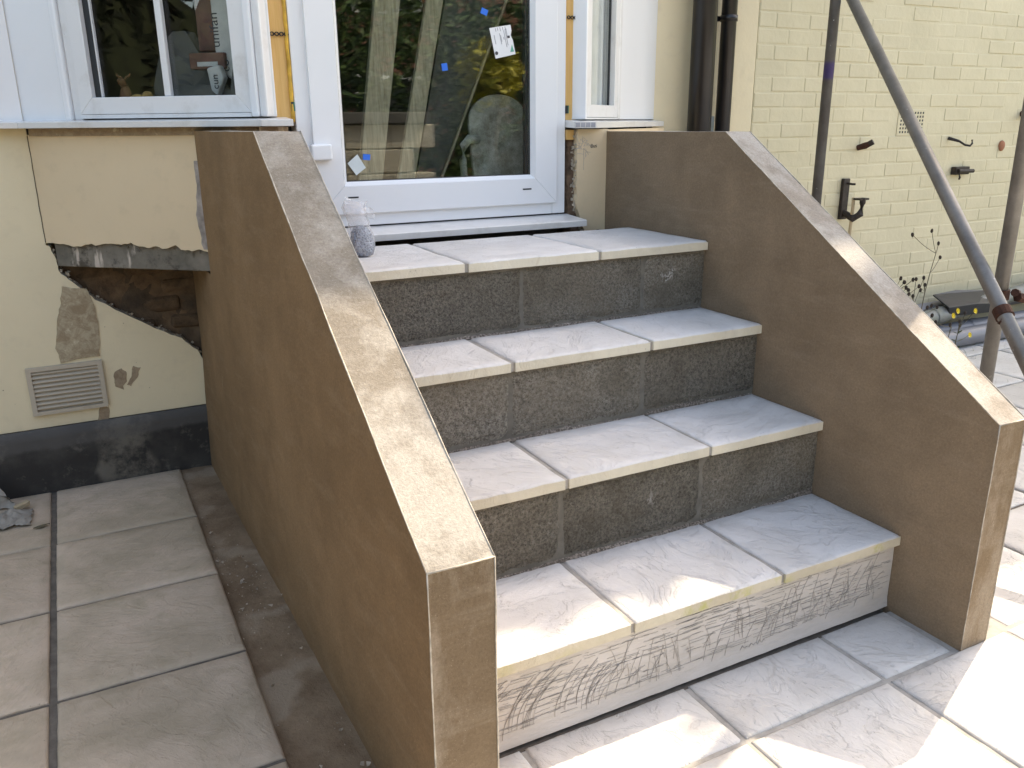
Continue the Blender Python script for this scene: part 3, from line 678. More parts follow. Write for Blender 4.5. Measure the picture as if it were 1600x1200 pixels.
for r in range(0, 64):
    z = row0 + r * .0745 + .0045; x = BX0 + .003; k = 0
    while x < 9.3:
        L = .215
        if k == 0: L = .1025 if r % 2 else .190
        vis = x < 5.35 and (z < 2.0)
        # hidden behind the right stair wall or above the picture
        if vis and x + L < 2.9 + (1.259 - z) * 1.1 and z < 1.1: vis = False
        if 3.72 < x + L and x < 3.95 and 1.20 < z + .03 < 1.345: 
            x += L + .0095; k += 1; continue
        if vis: place_brick(x, z, L)
        else: far.box((x, YW + .002, z), (x + L, YW + .03, z + .0665))
        x += L + .0095; k += 1
tag(far.build('brickwork', 'brick_paint', house), kind='stuff')
# air brick
gb = HB('air_brick', (3.722, YW - .0015, 1.203), (3.948, YW + .03, 1.345), 'brick_paint', .003)
hl = MB()
for i in range(9):
    for j in range(6):
        hl.box((3.742 + i * .0222, YW - .0022, 1.218 + j * .0205), (3.742 + i * .0222 + .0105, YW + .0, 1.218 + j * .0205 + .0115))
hl.build('grille_holes', 'gasket', gb)
# ---------------------------------------------------------------- bay
Bp = Vector((.12, 1.46, 0)); th_l = math.atan2(.58, .667)
dL = Vector((-math.cos(th_l), math.sin(th_l), 0)); nL = Vector((-math.sin(th_l), -math.cos(th_l), 0)); Zv = Vector((0, 0, 1))
Cp = Vector((1.30, 1.46, 0)); th_r = math.radians(38)
dR = Vector((math.cos(th_r), math.sin(th_r), 0)); nR = Vector((math.sin(th_r), -math.cos(th_r), 0))
def cbox(mb, side, s0, s1, o0, o1, z0, z1, mi=0):
    P, d, n_ = (Bp, dL, nL) if side == 'L' else (Cp, dR, nR)
    return mb.fbox(P + d * s0 + n_ * o0 + Zv * z0, d * (s1 - s0), n_ * (o1 - o0), Zv * (z1 - z0), mi)
LB = .884
# left bay apron: ragged bottom
rag = [(.884, .908), (.81, .905), (.76, .897), (.72, .906), (.682, .904), (.63, .912), (.579, .908), (.541, .918), (.52, .905), (.481, .900), (.44, .906), (.407, .897), (.369, .912), (.35, .900), (.311, .895), (.28, .902), (.24, .887), (.1, .89), (-.02, .89)]
def lp(s, z, o=0): return Bp + dL * s + nL * o + Zv * z
q = []
for a, b in zip(rag[:-1], rag[1:]):
    for i in range(5):
        f = i / 5; s = a[0] + (b[0] - a[0]) * f; z = a[1] + (b[1] - a[1]) * f
        q.append(lp(s, z + .006 * N(s, z, 1, 55)))
ap = MB().prism(q + [lp(-.02, .89), lp(-.02, 1.268), lp(.884, 1.268)], -nL * .03).build('bay_apron', 'cream_bay', house, tri=True)
crumbs_along([tuple(p - nL * .012 - Zv * .004) for p in q], 120, (-.004, .006), .002, .006, 'lintel', 'render_crumbs')
mb = MB(); cbox(mb, 'L', -.02, .862, -.08, -.014, .824, .98); mb.build('lintel', 'lintel', house, bevel=.004)
mb = MB(); cbox(mb, 'L', -.02, .84, -.5, -.0805, .83, .98); mb.build('bay_floor_slab', 'lintel', house)
sq = []
for i in range(16): sq.append(lp(.262 + .008 * N(i, 0, 0, .6) + .012 * max(0, math.sin(i * .3)), .90 + i * .019, .0018))
MB().prism(sq + [lp(.235, 1.185, .0018), lp(.235, .90, .0018)], -nL * .003).build('cement_smear', 'smear', house, tri=True)
# crack where the bay meets the wall
mb = MB(); pp = []
for i in range(24):
    z = 1.265 - i * .0155; x = -.5465 + .002 * N(z, 0, 0, 18); pp.append((x, YW - .0018, z))
mb.tube(pp, .0016, 4).build('crack', 'crack', house)
# right bay apron and pier with broken edge
MB().fbox(Vector((1.402, 1.462, -.02)), dR * .82, -nR * .05, Zv * 1.285).build('bay_apron', 'cream_bay', house)
pe = []
for i in range(30):
    z = .885 + (1.268 - .885) * i / 29
    base = 1.264 + (.040 * max(0, 1 - (z - .885) / .10)) + .006 * N(z, 0, 0, 40) + .004 * N(z, 3, 0, 90)
    pe.append((base, 1.46, z))
pier = MB().prism(pe + [(1.40, 1.46, 1.268), (1.40, 1.46, .885 + .004), (1.36, 1.46, .893), (1.33, 1.46, .882), (1.30, 1.46, .890)], (0, .025, 0)).build('pier_render', 'cream_bay', house, tri=True)
mb = MB(); pts = []
for i in range(34):
    z = .87 + .40 * i / 33
    for j, (x, y) in enumerate(((1.395, 1.484), (1.274, 1.484), (1.243, 1.495), (1.234, 1.52), (1.236, 1.60), (1.26, 1.75))):
        k_ = (0 if j == 0 else 1)
        pts.append((x + k_ * (.008 * N(z, j, 0, 30) + .022 * max(0, 1 - (z - .87) / .12)), y + k_ * .004 * N(z, j, 9, 45), z))
mb.add(pts, [(i * 6 + j, i * 6 + j + 1, (i + 1) * 6 + j + 1, (i + 1) * 6 + j) for i in range(33) for j in range(5)])
mb.build('broken_pier_core', 'broken', house)
mb = MB()
for i in range(60):
    z = random.uniform(.885, 1.26); x = 1.264 + .04 * max(0, 1 - (z - .885) / .10) + random.uniform(-.016, .004); r = random.uniform(.003, .008)
    mb.fbox((x, 1.462 + random.uniform(0, .02), z), (r, random.uniform(-.2, .2) * r, 0), (0, r, 0), (random.uniform(-.3, .3) * r, 0, r * 1.4))
mb.build('broken_chunks', 'broken_pale', house)
HB('timber_packer', (1.226, 1.475, 1.230), (1.258, 1.53, 1.266), 'wood', .002)
# cobwebby pen scribble on the pier
mb = MB()
for i in range(34):
    a = Vector((1.292 + random.gauss(0, .014), 1.4592, 1.205 + random.gauss(0, .016))); d = Vector((random.gauss(0, .016), 0, random.gauss(0, .010)))
    mb.tube([a, a + d * .5 + Vector((0, 0, .002)), a + d], .0005, 3)
mb.tube([(1.2922, 1.459, 1.2), (1.2925, 1.459, 1.12)], .0005, 3)
mb.build('pencil_scribble', 'ink_grey', house)
def text(name, body, size, P, ex, ez, mat, parent, ext=.0004):
    cu = bpy.data.curves.new(name, 'FONT'); cu.body = body; cu.size = size; cu.extrude = ext
    tmp = bpy.data.objects.new(name, cu); COL.objects.link(tmp)
    dg = bpy.context.evaluated_depsgraph_get(); me = bpy.data.meshes.new_from_object(tmp.evaluated_get(dg)); bpy.data.objects.remove(tmp)
    ex = Vector(ex).normalized(); ez = Vector(ez).normalized(); ny = ex.cross(ez)
    M4 = Matrix(((ex.x, ez.x, ny.x, P[0]), (ex.y, ez.y, ny.y, P[1]), (ex.z, ez.z, ny.z, P[2]), (0, 0, 0, 1)))
    me.transform(M4); me.materials.clear()
    return link(name, me, mat, parent)
text('handwriting', 'Bus', .020, (1.322, 1.459, 1.200), (1, 0, .06), (0, 0, 1), 'ink', house)
# bay floor front / dark sub-frame below the door
HB('bay_floor_slab', (.10, 1.50, .60), (1.20, 2.0, .938), 'darkboard')
HB('bay_floor_slab', (.121, 2.001, .80), (1.90, 2.5, .936), 'darkboard')
HB('bay_base', (.05, 1.60, 0), (1.19, 1.66, .599), 'old_brick')
# ---------------------------------------------------------------- door
DY = 1.48
dl, dr, db, dt = .224, 1.223, .963, 3.06
mb = MB()
mb.box((dl, DY, db), (.290, DY + .07, dt)).box((1.168, DY, db), (dr, DY + .07, dt)).box((.2905, DY, db), (1.1675, DY + .07, 1.012)).box((.2905, DY, dt - .055), (1.1675, DY + .07, dt))
door = mb.build('door', 'pvc', house, bevel=.003)
door['label'] = 'new white glazed door with protective stickers on the glass'
sy = DY - .014
def mitred(x0, x1, z0, z1, wd, y0, y1):
    m_ = MB(); o = [(x0, z0), (x1, z0), (x1, z1), (x0, z1)]; i_ = [(x0 + wd, z0 + wd), (x1 - wd, z0 + wd), (x1 - wd, z1 - wd), (x0 + wd, z1 - wd)]
    for k in range(4):
        a, b = o[k], o[(k + 1) % 4]; c, d = i_[(k + 1) % 4], i_[k]
        m_.prism([(a[0], y0, a[1]), (b[0], y0, b[1]), (c[0], y0, c[1]), (d[0], y0, d[1])], (0, y1 - y0, 0))
    return m_
sash = mitred(.272, 1.180, 1.004, dt - .045, .0925, sy, sy + .06)
sash = sash.build('sash', 'pvc', door, bevel=.0022)
bead = MB()
gx0, gx1, gz0, gz1 = .3645, 1.0875, 1.0965, dt - .1375
# sloping glazing bead
def slope_bead(m_, x0, x1, z0, z1, wd, y0, y1):
    o = [(x0, z0), (x1, z0), (x1, z1), (x0, z1)]; i_ = [(x0 + wd, z0 + wd), (x1 - wd, z0 + wd), (x1 - wd, z1 - wd), (x0 + wd, z1 - wd)]
    for k in range(4):
        a, b = o[k], o[(k + 1) % 4]; c, d = i_[(k + 1) % 4], i_[k]
        m_.add([(a[0], y0, a[1]), (b[0], y0, b[1]), (c[0], y1, c[1]), (d[0], y1, d[1])], [(0, 1, 2, 3)])
slope_bead(bead, gx0, gx1, gz0, gz1, .013, sy + .0005, sy + .016)
bead.build('glazing_bead', 'pvc', door)
gk = MB(); slope_bead(gk, gx0 + .0115, gx1 - .0115, gz0 + .0115, gz1 - .0115, .005, sy + .0155, sy + .021); gk.build('gasket', 'gasket', door)
gp = MB().box((gx0 + .004, sy + .020, gz0 + .004), (gx1 - .004, sy + .024, gz1 - .004)).build('glass_pane', 'glass', door)
gp2 = MB().box((gx0 + .004, sy + .044, gz0 + .004), (gx1 - .004, sy + .048, gz1 - .004)).build('glass_pane', 'glass', door)
box('spacer', (gx1 - .028, sy + .0245, gz0 + .004), (gx1 - .017, sy + .0435, gz1 - .004), 'gasket', door)
for x in (.392, 1.053): box('drain_slot', (x - .018, sy - .001, 1.0565), (x + .018, sy + .001, 1.0615), 'gasket', door)
hg = MB().box((.257, sy - .026, 1.182), (.325, sy + .004, 1.232)).build('hinge', 'pvc', door, bevel=.006, seg=3)
for i, (x, z, a) in enumerate(((.899, 1.656, .35), (.7455, 1.476, -.15), (.452, 1.1875, .1))):
    o = MB().box((-.0125, -.0006, -.0095), (.0125, .0006, .0095)).build('sticker', 'blue', door)
    if i == 1: o.scale = (.85, 1, 1.25)
    o.location = Vector((x, sy + .0188, z)) ; o.rotation_euler = (0, a, 0)
lab = MB().prism([(.917, sy + .0186, 1.605), (.999, sy + .0186, 1.619), (1.003, sy + .0186, 1.60), (1.0, sy + .0186, 1.585), (1.008, sy + .0186, 1.57), (1.019, sy + .0186, 1.524), (.94, sy + .0186, 1.507)], (0, .0008, 0)).build('energy_label', 'paper', door, tri=True)
mb = MB(); ly = sy + .0181
ax = Vector((.986, 0, .168)); az = Vector((-.235, 0, .972)) * 1
O = Vector((.9395, ly, 1.508))
def lab_rect(u0, u1, v0, v1): mb.fbox(O + ax * u0 + az * v0, ax * (u1 - u0), Vector((0, .0003, 0)), az * (v1 - v0))
for u, v0, v1 in ((.012, .045, .075), (.034, .042, .078), (.037, .05, .072), (.052, .03, .085), (.058, .035, .088), (.062, .06, .09), (.047, .055, .064), (.022, .085, .096), (.03, .087, .097), (.04, .084, .097), (.05, .086, .096), (.06, .085, .097)): lab_rect(u, u + .0022, v0, v1)
mb.build('label_print', 'ink_grey', door)
mb = MB(); mb.tube([O + ax * .008 + az * .016, O + ax * .008 + az * .016 - Vector((0, .0004, 0))], .006, 14); lab_rect(.062, .072, .058, .066); mb.build('label_print', 'ink', door)
MB().prism([O + ax * .062 + az * .012, O + ax * .077 + az * .012, O + ax * .074 + az * .036], (0, .0003, 0)).build('label_print', 'teal', door)
MB().prism([(.385, sy + .0187, 1.169), (.421, sy + .0187, 1.197), (.447, sy + .0187, 1.153), (.413, sy + .0187, 1.129)], (0, .0009, 0)).build('sticker', 'film_sq', door)
mb = MB().add([(.36, DY + .01, .958), (1.236, DY + .01, .958), (1.255, 1.375, .944), (.34, 1.375, .944), (.34, 1.371, .941), (1.255, 1.371, .941), (1.255, 1.371, .921), (.34, 1.371, .921), (.34, 1.39, .921), (1.255, 1.39, .921), (1.255, 1.39, .935), (1.236, DY + .01, .94), (.36, DY + .01, .94)],
              [(0, 1, 2, 3), (3, 2, 5, 4), (4, 5, 6, 7), (7, 6, 9, 8), (1, 2, 10, 11), (2, 5, 6, 9, 10)])
mb.build('door_cill', 'pvc_cill', door)
box('door_gap', (.29, DY + .012, .957), (1.20, DY + .06, .9625), 'gasket', door)
# timber studs, foam, straps and packers between frames
def stud(x0, x1, y, label):
    o = HB('timber_stud', (x0, y, 1.30), (x1, y + .06, 3.05), 'wood', .002); return o
stud(.165, .2215, DY + .004, ''); stud(1.2255, 1.272, DY + .006, '')
mb = MB(); pp = []; rr = []
for i in range(40):
    z = 1.302 + i * .03; pp.append((.2165 + .003 * N(z, 0, 0, 20), DY + .0015, z)); rr.append(.0055 + .004 * abs(N(z, 3, 0, 14)))
mb.tube(pp, rr, 7).build('expanding_foam', 'foam', house, smooth=True)
for sx, z in ((.166, 1.560), (1.2265, 1.652)):
    mb = MB()
    for i in range(4):
        cx = sx + .006 + i * .0145; ring = []
        for k in range(14):
            a = 2 * math.pi * k / 14; a2 = 2 * math.pi * (k + 1) / 14
            for (aa) in (a,): mb.add([(cx + .0075 * math.cos(a), DY - .001, z + .0065 * math.sin(a)), (cx + .0075 * math.cos(a2), DY - .001, z + .0065 * math.sin(a2)), (cx + .0036 * math.cos(a2), DY - .001, z + .0036 * math.sin(a2)), (cx + .0036 * math.cos(a), DY - .001, z + .0036 * math.sin(a))], [(0, 1, 2, 3)])
    o = mb.build('fixing_strap', 'strap', house); sol = o.modifiers.new('s', 'SOLIDIFY'); sol.thickness = .0015
for x, z in ((.2185, 1.348), (1.230, 1.338)):
    HB('packer', (x - .006, DY - .004, z - .014), (x + .001, DY + .03, z + .014), 'gasket'); HB('packer', (x + .0012, DY - .004, z - .014), (x + .005, DY + .03, z + .014), 'green_plastic')
# ---------------------------------------------------------------- left bay window
wl = MB(); ZT = 2.95
cbox(wl, 'L', .036, .655, -.05, .008, 1.318, 1.33)
win = wl.build('window', 'pvc_dirty', house)
def canted_frame(name, side, s0, s1, z0, z1, wd, o0, o1, mt, parent, bev=.002):
    m_ = MB(); P, d, n_ = (Bp, dL, nL) if side == 'L' else (Cp, dR, nR)
    def pt(s, z, o): return P + d * s + n_ * o + Zv * z
    o = [(s0, z0), (s1, z0), (s1, z1), (s0, z1)]; i_ = [(s0 + wd, z0 + wd), (s1 - wd, z0 + wd), (s1 - wd, z1 - wd), (s0 + wd, z1 - wd)]
    for k in range(4):
        a, b = o[k], o[(k + 1) % 4]; c, e = i_[(k + 1) % 4], i_[k]
        m_.prism([pt(*a, o1), pt(*b, o1), pt(*c, o1), pt(*e, o1)], n_ * (o0 - o1))
    return m_.build(name, mt, parent, bevel=bev)
canted_frame('sash', 'L', .034, .655, 1.331, 2.9, .052, -.045, .006, 'pvc_dirty', win)
mb = MB(); cbox(mb, 'L', .086, .603, -.030, -.026, 1.383, 2.85); mb.build('glass_pane', 'glass', win)
mb = MB(); cbox(mb, 'L', .584, .6025, -.0245, -.012, 1.384, 2.847); mb.build('gasket', 'gasket', win)
mb = MB(); cbox(mb, 'L', .578, .5838, -.0245, -.016, 1.384, 2.847); mb.build('spacer', 'pvc_dirty', win)
mb = MB(); cbox(mb, 'L', .321, .344, -.0245, -.006, 1.3835, 2.8475); mb.build('glazing_bar', 'pvc_dirty', win, bevel=.003)
mb = MB(); cbox(mb, 'L', .6565, .690, -.05, -.004, 1.311, ZT); mb.build('window_trim', 'pvc_dirty', house, bevel=.006)
mb = MB(); cbox(mb, 'L', .6905, .716, -.05, .010, 1.311, ZT); mb.build('window_trim', 'pvc', house, bevel=.006)
mb = MB(); cbox(mb, 'L', .7165, .8995, -.05, .002, 1.311, ZT); mb.build('white_panel', 'pvc', house)
mb = MB(); cbox(mb, 'L', .006, .033, -.05, .016, 1.318, ZT); mb.build('window_trim', 'pvc', house, bevel=.006)
mb = MB(); cbox(mb, 'L', -.022, .0055, -.05, .010, 1.318, ZT); mb.build('window_trim', 'pvc_dirty', house, bevel=.006)
HB('corner_post', (.129, 1.4665, 1.318), (.1645, 1.52, 3.05), 'pvc_dirty', .003)
HB('white_panel', (-6, YW - .008, 1.311), (-.551, YW + .002, ZT), 'pvc')
# sill: left canted run, returns along the wall
mb = MB()
def sillrun(P0, P1, n0, n1, z, dep=.055, th=.028):
    P0, P1, n0, n1 = Vector(P0), Vector(P1), Vector(n0), Vector(n1)
    a = [P0 - n0 * .04 + Zv * z, P0 + n0 * dep + Zv * (z - .008), P0 + n0 * dep + Zv * (z - th), P0 - n0 * .04 + Zv * (z - th + .004)]
    b = [P1 - n1 * .04 + Zv * z, P1 + n1 * dep + Zv * (z - .008), P1 + n1 * dep + Zv * (z - th), P1 - n1 * .04 + Zv * (z - th + .004)]
    mb.add(a + b, [(0, 1, 5, 4), (1, 2, 6, 5), (2, 3, 7, 6), (3, 0, 4, 7), (0, 3, 2, 1), (4, 5, 6, 7)])
mit = (nL + Vector((0, -1, 0))).normalized() / math.cos(th_l / 2)
sillrun(Bp - dL * .0 + Vector((.075, -.012, 0)), Bp, (0, -1, 0), mit, 1.317)
sillrun(Bp, Bp + dL * LB, mit, mit, 1.317)
sillrun(Bp + dL * LB, (-6, 2.04, 0), mit, (0, -1, 0), 1.317)
mb.build('window_sill', 'pvc_cill', house, bevel=.002)
mb = MB(); cbox(mb, 'L', -.05, .87, -.03, .006, 1.264, 1.288); mb.build('sill_mortar', 'rust_filler', house)
HB('sill_mortar', (.10, 1.446, 1.268), (.19, 1.55, 1.287), 'rust_filler')
# ---------------------------------------------------------------- right bay window
win2 = MB(); cbox(win2, 'R', -.02, .37, -.05, .005, 1.303, 1.309); win2 = win2.build('window', 'pvc_dirty', house)
canted_frame('sash', 'R', -.004, .372, 1.310, 2.9, .046, -.045, .004, 'pvc_dirty', win2)
mb = MB(); cbox(mb, 'R', .040, .328, -.030, -.026, 1.355, 2.855); mb.build('glass_pane', 'glass', win2)
mb = MB(); cbox(mb, 'R', .319, .3265, -.0255, -.018, 1.356, 2.854); mb.build('gasket', 'gasket', win2)
mb = MB(); cbox(mb, 'R', .3725, .405, -.05, .006, 1.303, ZT); mb.build('window_trim', 'pvc_dirty', house, bevel=.005)
mb = MB(); cbox(mb, 'R', .4055, .965, -.05, -.001, 1.303, ZT); mb.build('white_panel', 'pvc', house)
mb = MB(); cbox(mb, 'R', -.020, -.0045, -.05, .006, 1.303, ZT); mb.build('window_trim', 'pvc', house, bevel=.004)
HB('corner_post', (1.2725, 1.466, 1.303), (1.305, 1.52, 3.05), 'pvc_dirty', .004)
mb = MB(); P0 = Vector((1.238, 1.452, 0)); n2 = nR
sillrun(Vector((1.224, 1.456, 0)), Vector((1.300, 1.456, 0)), (0, -1, 0), (nR + Vector((0, -1, 0))).normalized() / math.cos(th_r / 2), 1.302, .045, .03)
sillrun(Vector((1.300, 1.456, 0)), Cp + dR * .96, (nR + Vector((0, -1, 0))).normalized() / math.cos(th_r / 2), nR, 1.302, .045, .03)
mb.build('window_sill', 'pvc_cill', house)
mb = MB()
for i in range(4): mb.box((1.226 + i * .022, 1.4098, 1.2755), (1.244 + i * .022, 1.4120, 1.2915))
mb.build('sill_chambers', 'ink_grey', house)
mb = MB(); pts = []
for i in range(40):
    s = .02 + .50 * i / 39; o = -.050 + .009 * math.sin(i * 1.25) + .004 * math.sin(i * .4)
    P = Cp + dR * s + nR * o; pts += [(P.x, P.y, 1.33), (P.x, P.y, 2.9)]
mb.add(pts, [(i * 2, i * 2 + 2, i * 2 + 3, i * 2 + 1) for i in range(39)])
cur = mb.build('curtain', 'curtain', None, smooth=True); tag(cur, 'pale grey curtain hanging behind the narrow right bay window', 'curtain')
# bay head, roof, main roof
HB('bay_head', (.05, 1.47, 3.061), (1.36, 1.55, 3.25), 'pvc')
mb = MB(); cbox(mb, 'L', -.02, .90, -.06, .004, 2.951, 3.25); cbox(mb, 'R', -.02, .95, -.06, .004, 2.951, 3.25); mb.build('bay_head', 'pvc', house)
MB().add([(.05, 1.38, 3.26), (1.36, 1.38, 3.26), (2.16, 2.04, 3.26), (-.66, 2.04, 3.26), (.3, 2.04, 3.6), (1.1, 2.04, 3.6)], [(0, 1, 5, 4), (1, 2, 5), (0, 4, 3), (0, 3, 2, 1)]).build('bay_roof', 'roof', house)
MB().add([(-6.3, 1.72, 4.98), (9.8, 1.72, 4.98), (9.8, 6.5, 7.2), (-6.3, 6.5, 7.2), (-6.3, 1.72, 4.9), (9.8, 1.72, 4.9), (9.8, 6.5, 7.1), (-6.3, 6.5, 7.1)], [(0, 1, 2, 3), (4, 7, 6, 5), (0, 4, 5, 1), (0, 3, 7, 4), (1, 5, 6, 2)]).build('roof', 'roof', house)
MB().tube([(-6.3, 1.69, 4.93), (9.8, 1.69, 4.93)], .055, 10).build('gutter', 'black_pipe', house)
HB('soffit', (-6.2, 1.74, 4.80), (9.6, 2.06, 4.88), 'pvc')
HB('dormer', (2.9, 1.76, 4.99), (4.30, 3.0, 5.44), 'roof')  # unseen block added above the eave to shade the left stair wall's top
# room inside
rm = MB()
rm.add([(-1.6, 5.2, .94), (3.6, 5.2, .94), (3.6, 5.2, 3.2), (-1.6, 5.2, 3.2), (-1.6, 2.33, .94), (3.6, 2.33, .94), (3.6, 2.33, 3.2), (-1.6, 2.33, 3.2)], [(0, 1, 2, 3), (0, 3, 7, 4), (1, 5, 6, 2), (2, 6, 7, 3)])
rm.build('room_wall', 'room', house)
MB().add([(-1.6, 5.2, .942), (3.6, 5.2, .942), (3.6, 2.3, .942), (-1.6, 2.3, .942)], [(0, 1, 2, 3)]).build('room_floor', 'floorboards', house)
HB('room_ceiling', (-.6, 1.56, 3.10), (2.1, 2.33, 3.2), 'room')

# ================================================================ things behind the glass
def leaning(name, pts, y0, y1, mat, label, cat, group=None):
    """a board standing in the room: pts is its outline in X,Z at the glass side"""
    o = MB().prism([(x, y0 + (z - .95) * .05, z) for x, z in pts], (0, y1 - y0, 0)).build(name, mat, None, bevel=.002)
    tag(o, label, cat, group); return o
leaning('timber_plank', [(.430, .95), (.515, .95), (.76, 2.3), (.665, 2.3)], 1.59, 1.615, 'plank', 'wide dusty plank leaning behind the door glass, leftmost of the leaning timbers', 'plank', 'timbers leaning behind the door')
leaning('timber_plank', [(.575, .95), (.640, .95), (.965, 2.3), (.905, 2.3)], 1.62, 1.64, 'plank', 'narrow dusty plank leaning behind the door glass, between wide plank and dark board', 'plank', 'timbers leaning behind the door')
leaning('leaning_board', [(.66, .95), (.72, .95), (1.38, 2.35), (1.00, 2.35)], 1.66, 1.672, 'darkboard', 'dark board with pale edge leaning behind the door glass', 'board')
MB().prism([(.7235, 1.655, .95), (.7325, 1.655, .95), (1.392, 1.725, 2.35), (1.383, 1.725, 2.35)], (0, .012, 0)).build('board_edge', 'plank', bpy.data.objects['leaning_board'])
# plastic garden chair
ch = empty('garden_chair', (1.02, 1.75, .94)); tag(ch, 'grubby white plastic chair back with arm loop behind the door glass', 'chair')
mb = MB(); prof = []
for i in range(25):
    a = math.pi * i / 24; prof.append((1.025 + .125 * -math.cos(a), 1.27 + .125 * math.sin(a) ** .75))
outline = [(.915, .98), (.905, 1.15)] + prof + [(1.15, 1.15), (1.14, .98)]
mb.prism([(x, 1.60 + .10 * (z - .98) + .14 * (x - 1.025) ** 2, z) for x, z in outline], (0, .016, 0)); mb.build('backrest', 'chair', ch, tri=True, bevel=.003)
mb = MB(); mb.tube([(.925, 1.612, 1.235), (.885, 1.60, 1.238), (.858, 1.59, 1.215), (.850, 1.585, 1.165), (.853, 1.585, 1.11), (.872, 1.59, 1.08), (.92, 1.605, 1.075)], [.015, .016, .016, .014, .013, .013, .013], 10); mb.build('armrest', 'chair', ch, smooth=True)
mb = MB(); mb.tube([(1.14, 1.60, 1.22), (1.165, 1.57, 1.225), (1.185, 1.55, 1.19), (1.19, 1.55, 1.08)], .013, 8); mb.build('armrest', 'chair', ch, smooth=True)
mb = MB(); mb.prism([(.90, 1.62, .985), (1.155, 1.62, .985), (1.17, 1.95, .995), (.89, 1.95, .995)], (0, 0, .02)); mb.build('seat', 'chair', ch)
for x, y in ((.91, 1.64), (1.14, 1.64), (.90, 1.94), (1.16, 1.94)): MB().tube([(x, y, .985), (x, y, .945)], .018, 8).build('leg', 'chair', ch)
# left window contents on the inner sill
mb = MB(); cbox(mb, 'L', .02, .70, -.30, -.052, 1.335, 1.36); mb.build('window_board', 'pvc_dirty', house)
def lpt(s, z, o): return Bp + dL * s + nL * o + Zv * z
bagA = MB().prism([lpt(.245, 1.90, -.16), lpt(.245, 1.50, -.16), lpt(.20, 1.44, -.15), lpt(.15, 1.43, -.15), (lpt(.07, 1.55, -.16)), lpt(.05, 1.90, -.16)], -nL * .07).build('plaster_sack', 'bagpaper', None, bevel=.01)
tag(bagA, 'white paper sack with grey lettering behind the left bay window, upper right pane', 'sack')
text('sack_print', 'unifan', .045, lpt(.222, 1.535, -.158), (0, 0, 1), dL, 'ink', bagA); text('sack_print', 'Pen', .05, lpt(.125, 1.555, -.158), (0, 0, 1), dL, 'ink', bagA)
text('sack_print', 'co', .04, lpt(.19, 1.46, -.148), (0, 0, 1), dL, 'ink', bagA)
bagB = MB().prism([lpt(.245, 1.47, -.10), lpt(.20, 1.48, -.10), lpt(.185, 1.44, -.10), lpt(.215, 1.385, -.10), lpt(.235, 1.40, -.10)], -nL * .03).build('plaster_sack', 'bagpaper', None, bevel=.006)
tag(bagB, 'small folded white sack with lettering behind the left bay window, low right pane', 'sack')
text('sack_print', 'cun', .032, lpt(.205, 1.405, -.098), (0, 0, 1), dL, 'ink', bagB)
for P, Q_, nm, lb in ((lpt(.33, 1.372, -.12), lpt(.18, 1.43, -.20), 'dark', 'dark'),): pass
fb = MB(); cbox(fb, 'L', .20, .33, -.20, -.14, 1.47, 1.52); fb = fb.build('brown_packet', 'brownbox', None, bevel=.004); tag(fb, 'reddish brown packet with pale strip behind the left bay window', 'packet')
mb = MB(); cbox(mb, 'L', .225, .30, -.1395, -.1385, 1.478, 1.492); mb.build('packet_print', 'bagpaper', fb)
fb = MB(); cbox(fb, 'L', .25, .33, -.24, -.205, 1.53, 1.72); fb = fb.build('brown_packet', 'brownbox', None, bevel=.004); tag(fb, 'tall brown packet standing behind the glazing bar of the left window', 'packet')
# dark cloth shapes
for k, (s0, s1, zt_, o_) in enumerate(((.30, .53, 1.60, -.22), (.04, .17, 1.535, -.11), (.13, .38, 1.42, -.13))):
    pts = [lpt(s0, 1.36, o_)]; n = 14
    for i in range(n + 1):
        f = i / n; s = s0 + (s1 - s0) * f; pts.append(lpt(s, 1.36 + (zt_ - 1.36) * (math.sin(math.pi * min(1, max(0, f * .9 + .05)))) ** .7 * (1 + .1 * N(s, k, 0, 30)), o_))
    pts.append(lpt(s1, 1.36, o_))
    o = MB().prism(pts, -nL * .05).build('dark_cloth_heap', 'gasket2' if 'gasket2' in MT else 'darkboard', None, tri=True)
    tag(o, ['large dark cloth heap behind the left pane of the bay window', 'dark pointed cloth heap at the right edge of the bay window', 'low dark cloth heap behind the glazing bar of the bay window'][k], 'cloth', 'dark cloths inside the bay window')
# antlered figurine and plush toy on the window board
fg = empty('figurine', lpt(.555, 1.36, -.10)); tag(fg, 'small brown antlered figurine at the lower left of the bay window', 'figurine')
P = lpt(.555, 1.36, -.10)
MB().tube([P + Zv * .0, P + Zv * .02, P + Zv * .045, P + Zv * .065], [.018, .024, .017, .010], 10).build('body', 'brownfig', fg, smooth=True)
MB().tube([P + Zv * .06, P + Zv * .075 + nL * .012, P + Zv * .078 + nL * .026], [.011, .013, .007], 10).build('head', 'brownfig', fg, smooth=True)
for s_ in (-1, 1): MB().tube([P + Zv * .078, P + Zv * .09 - dL * .012 * s_, P + Zv * .092 - dL * .022 * s_, P + Zv * .10 - dL * .026 * s_], [.004, .004, .003, .002], 6).build('antler', 'brownfig', fg)
ty = empty('plush_toy', lpt(.50, 1.36, -.09)); tag(ty, 'golden plush toy lying at the foot of the bay window', 'toy')
mb = MB(); 
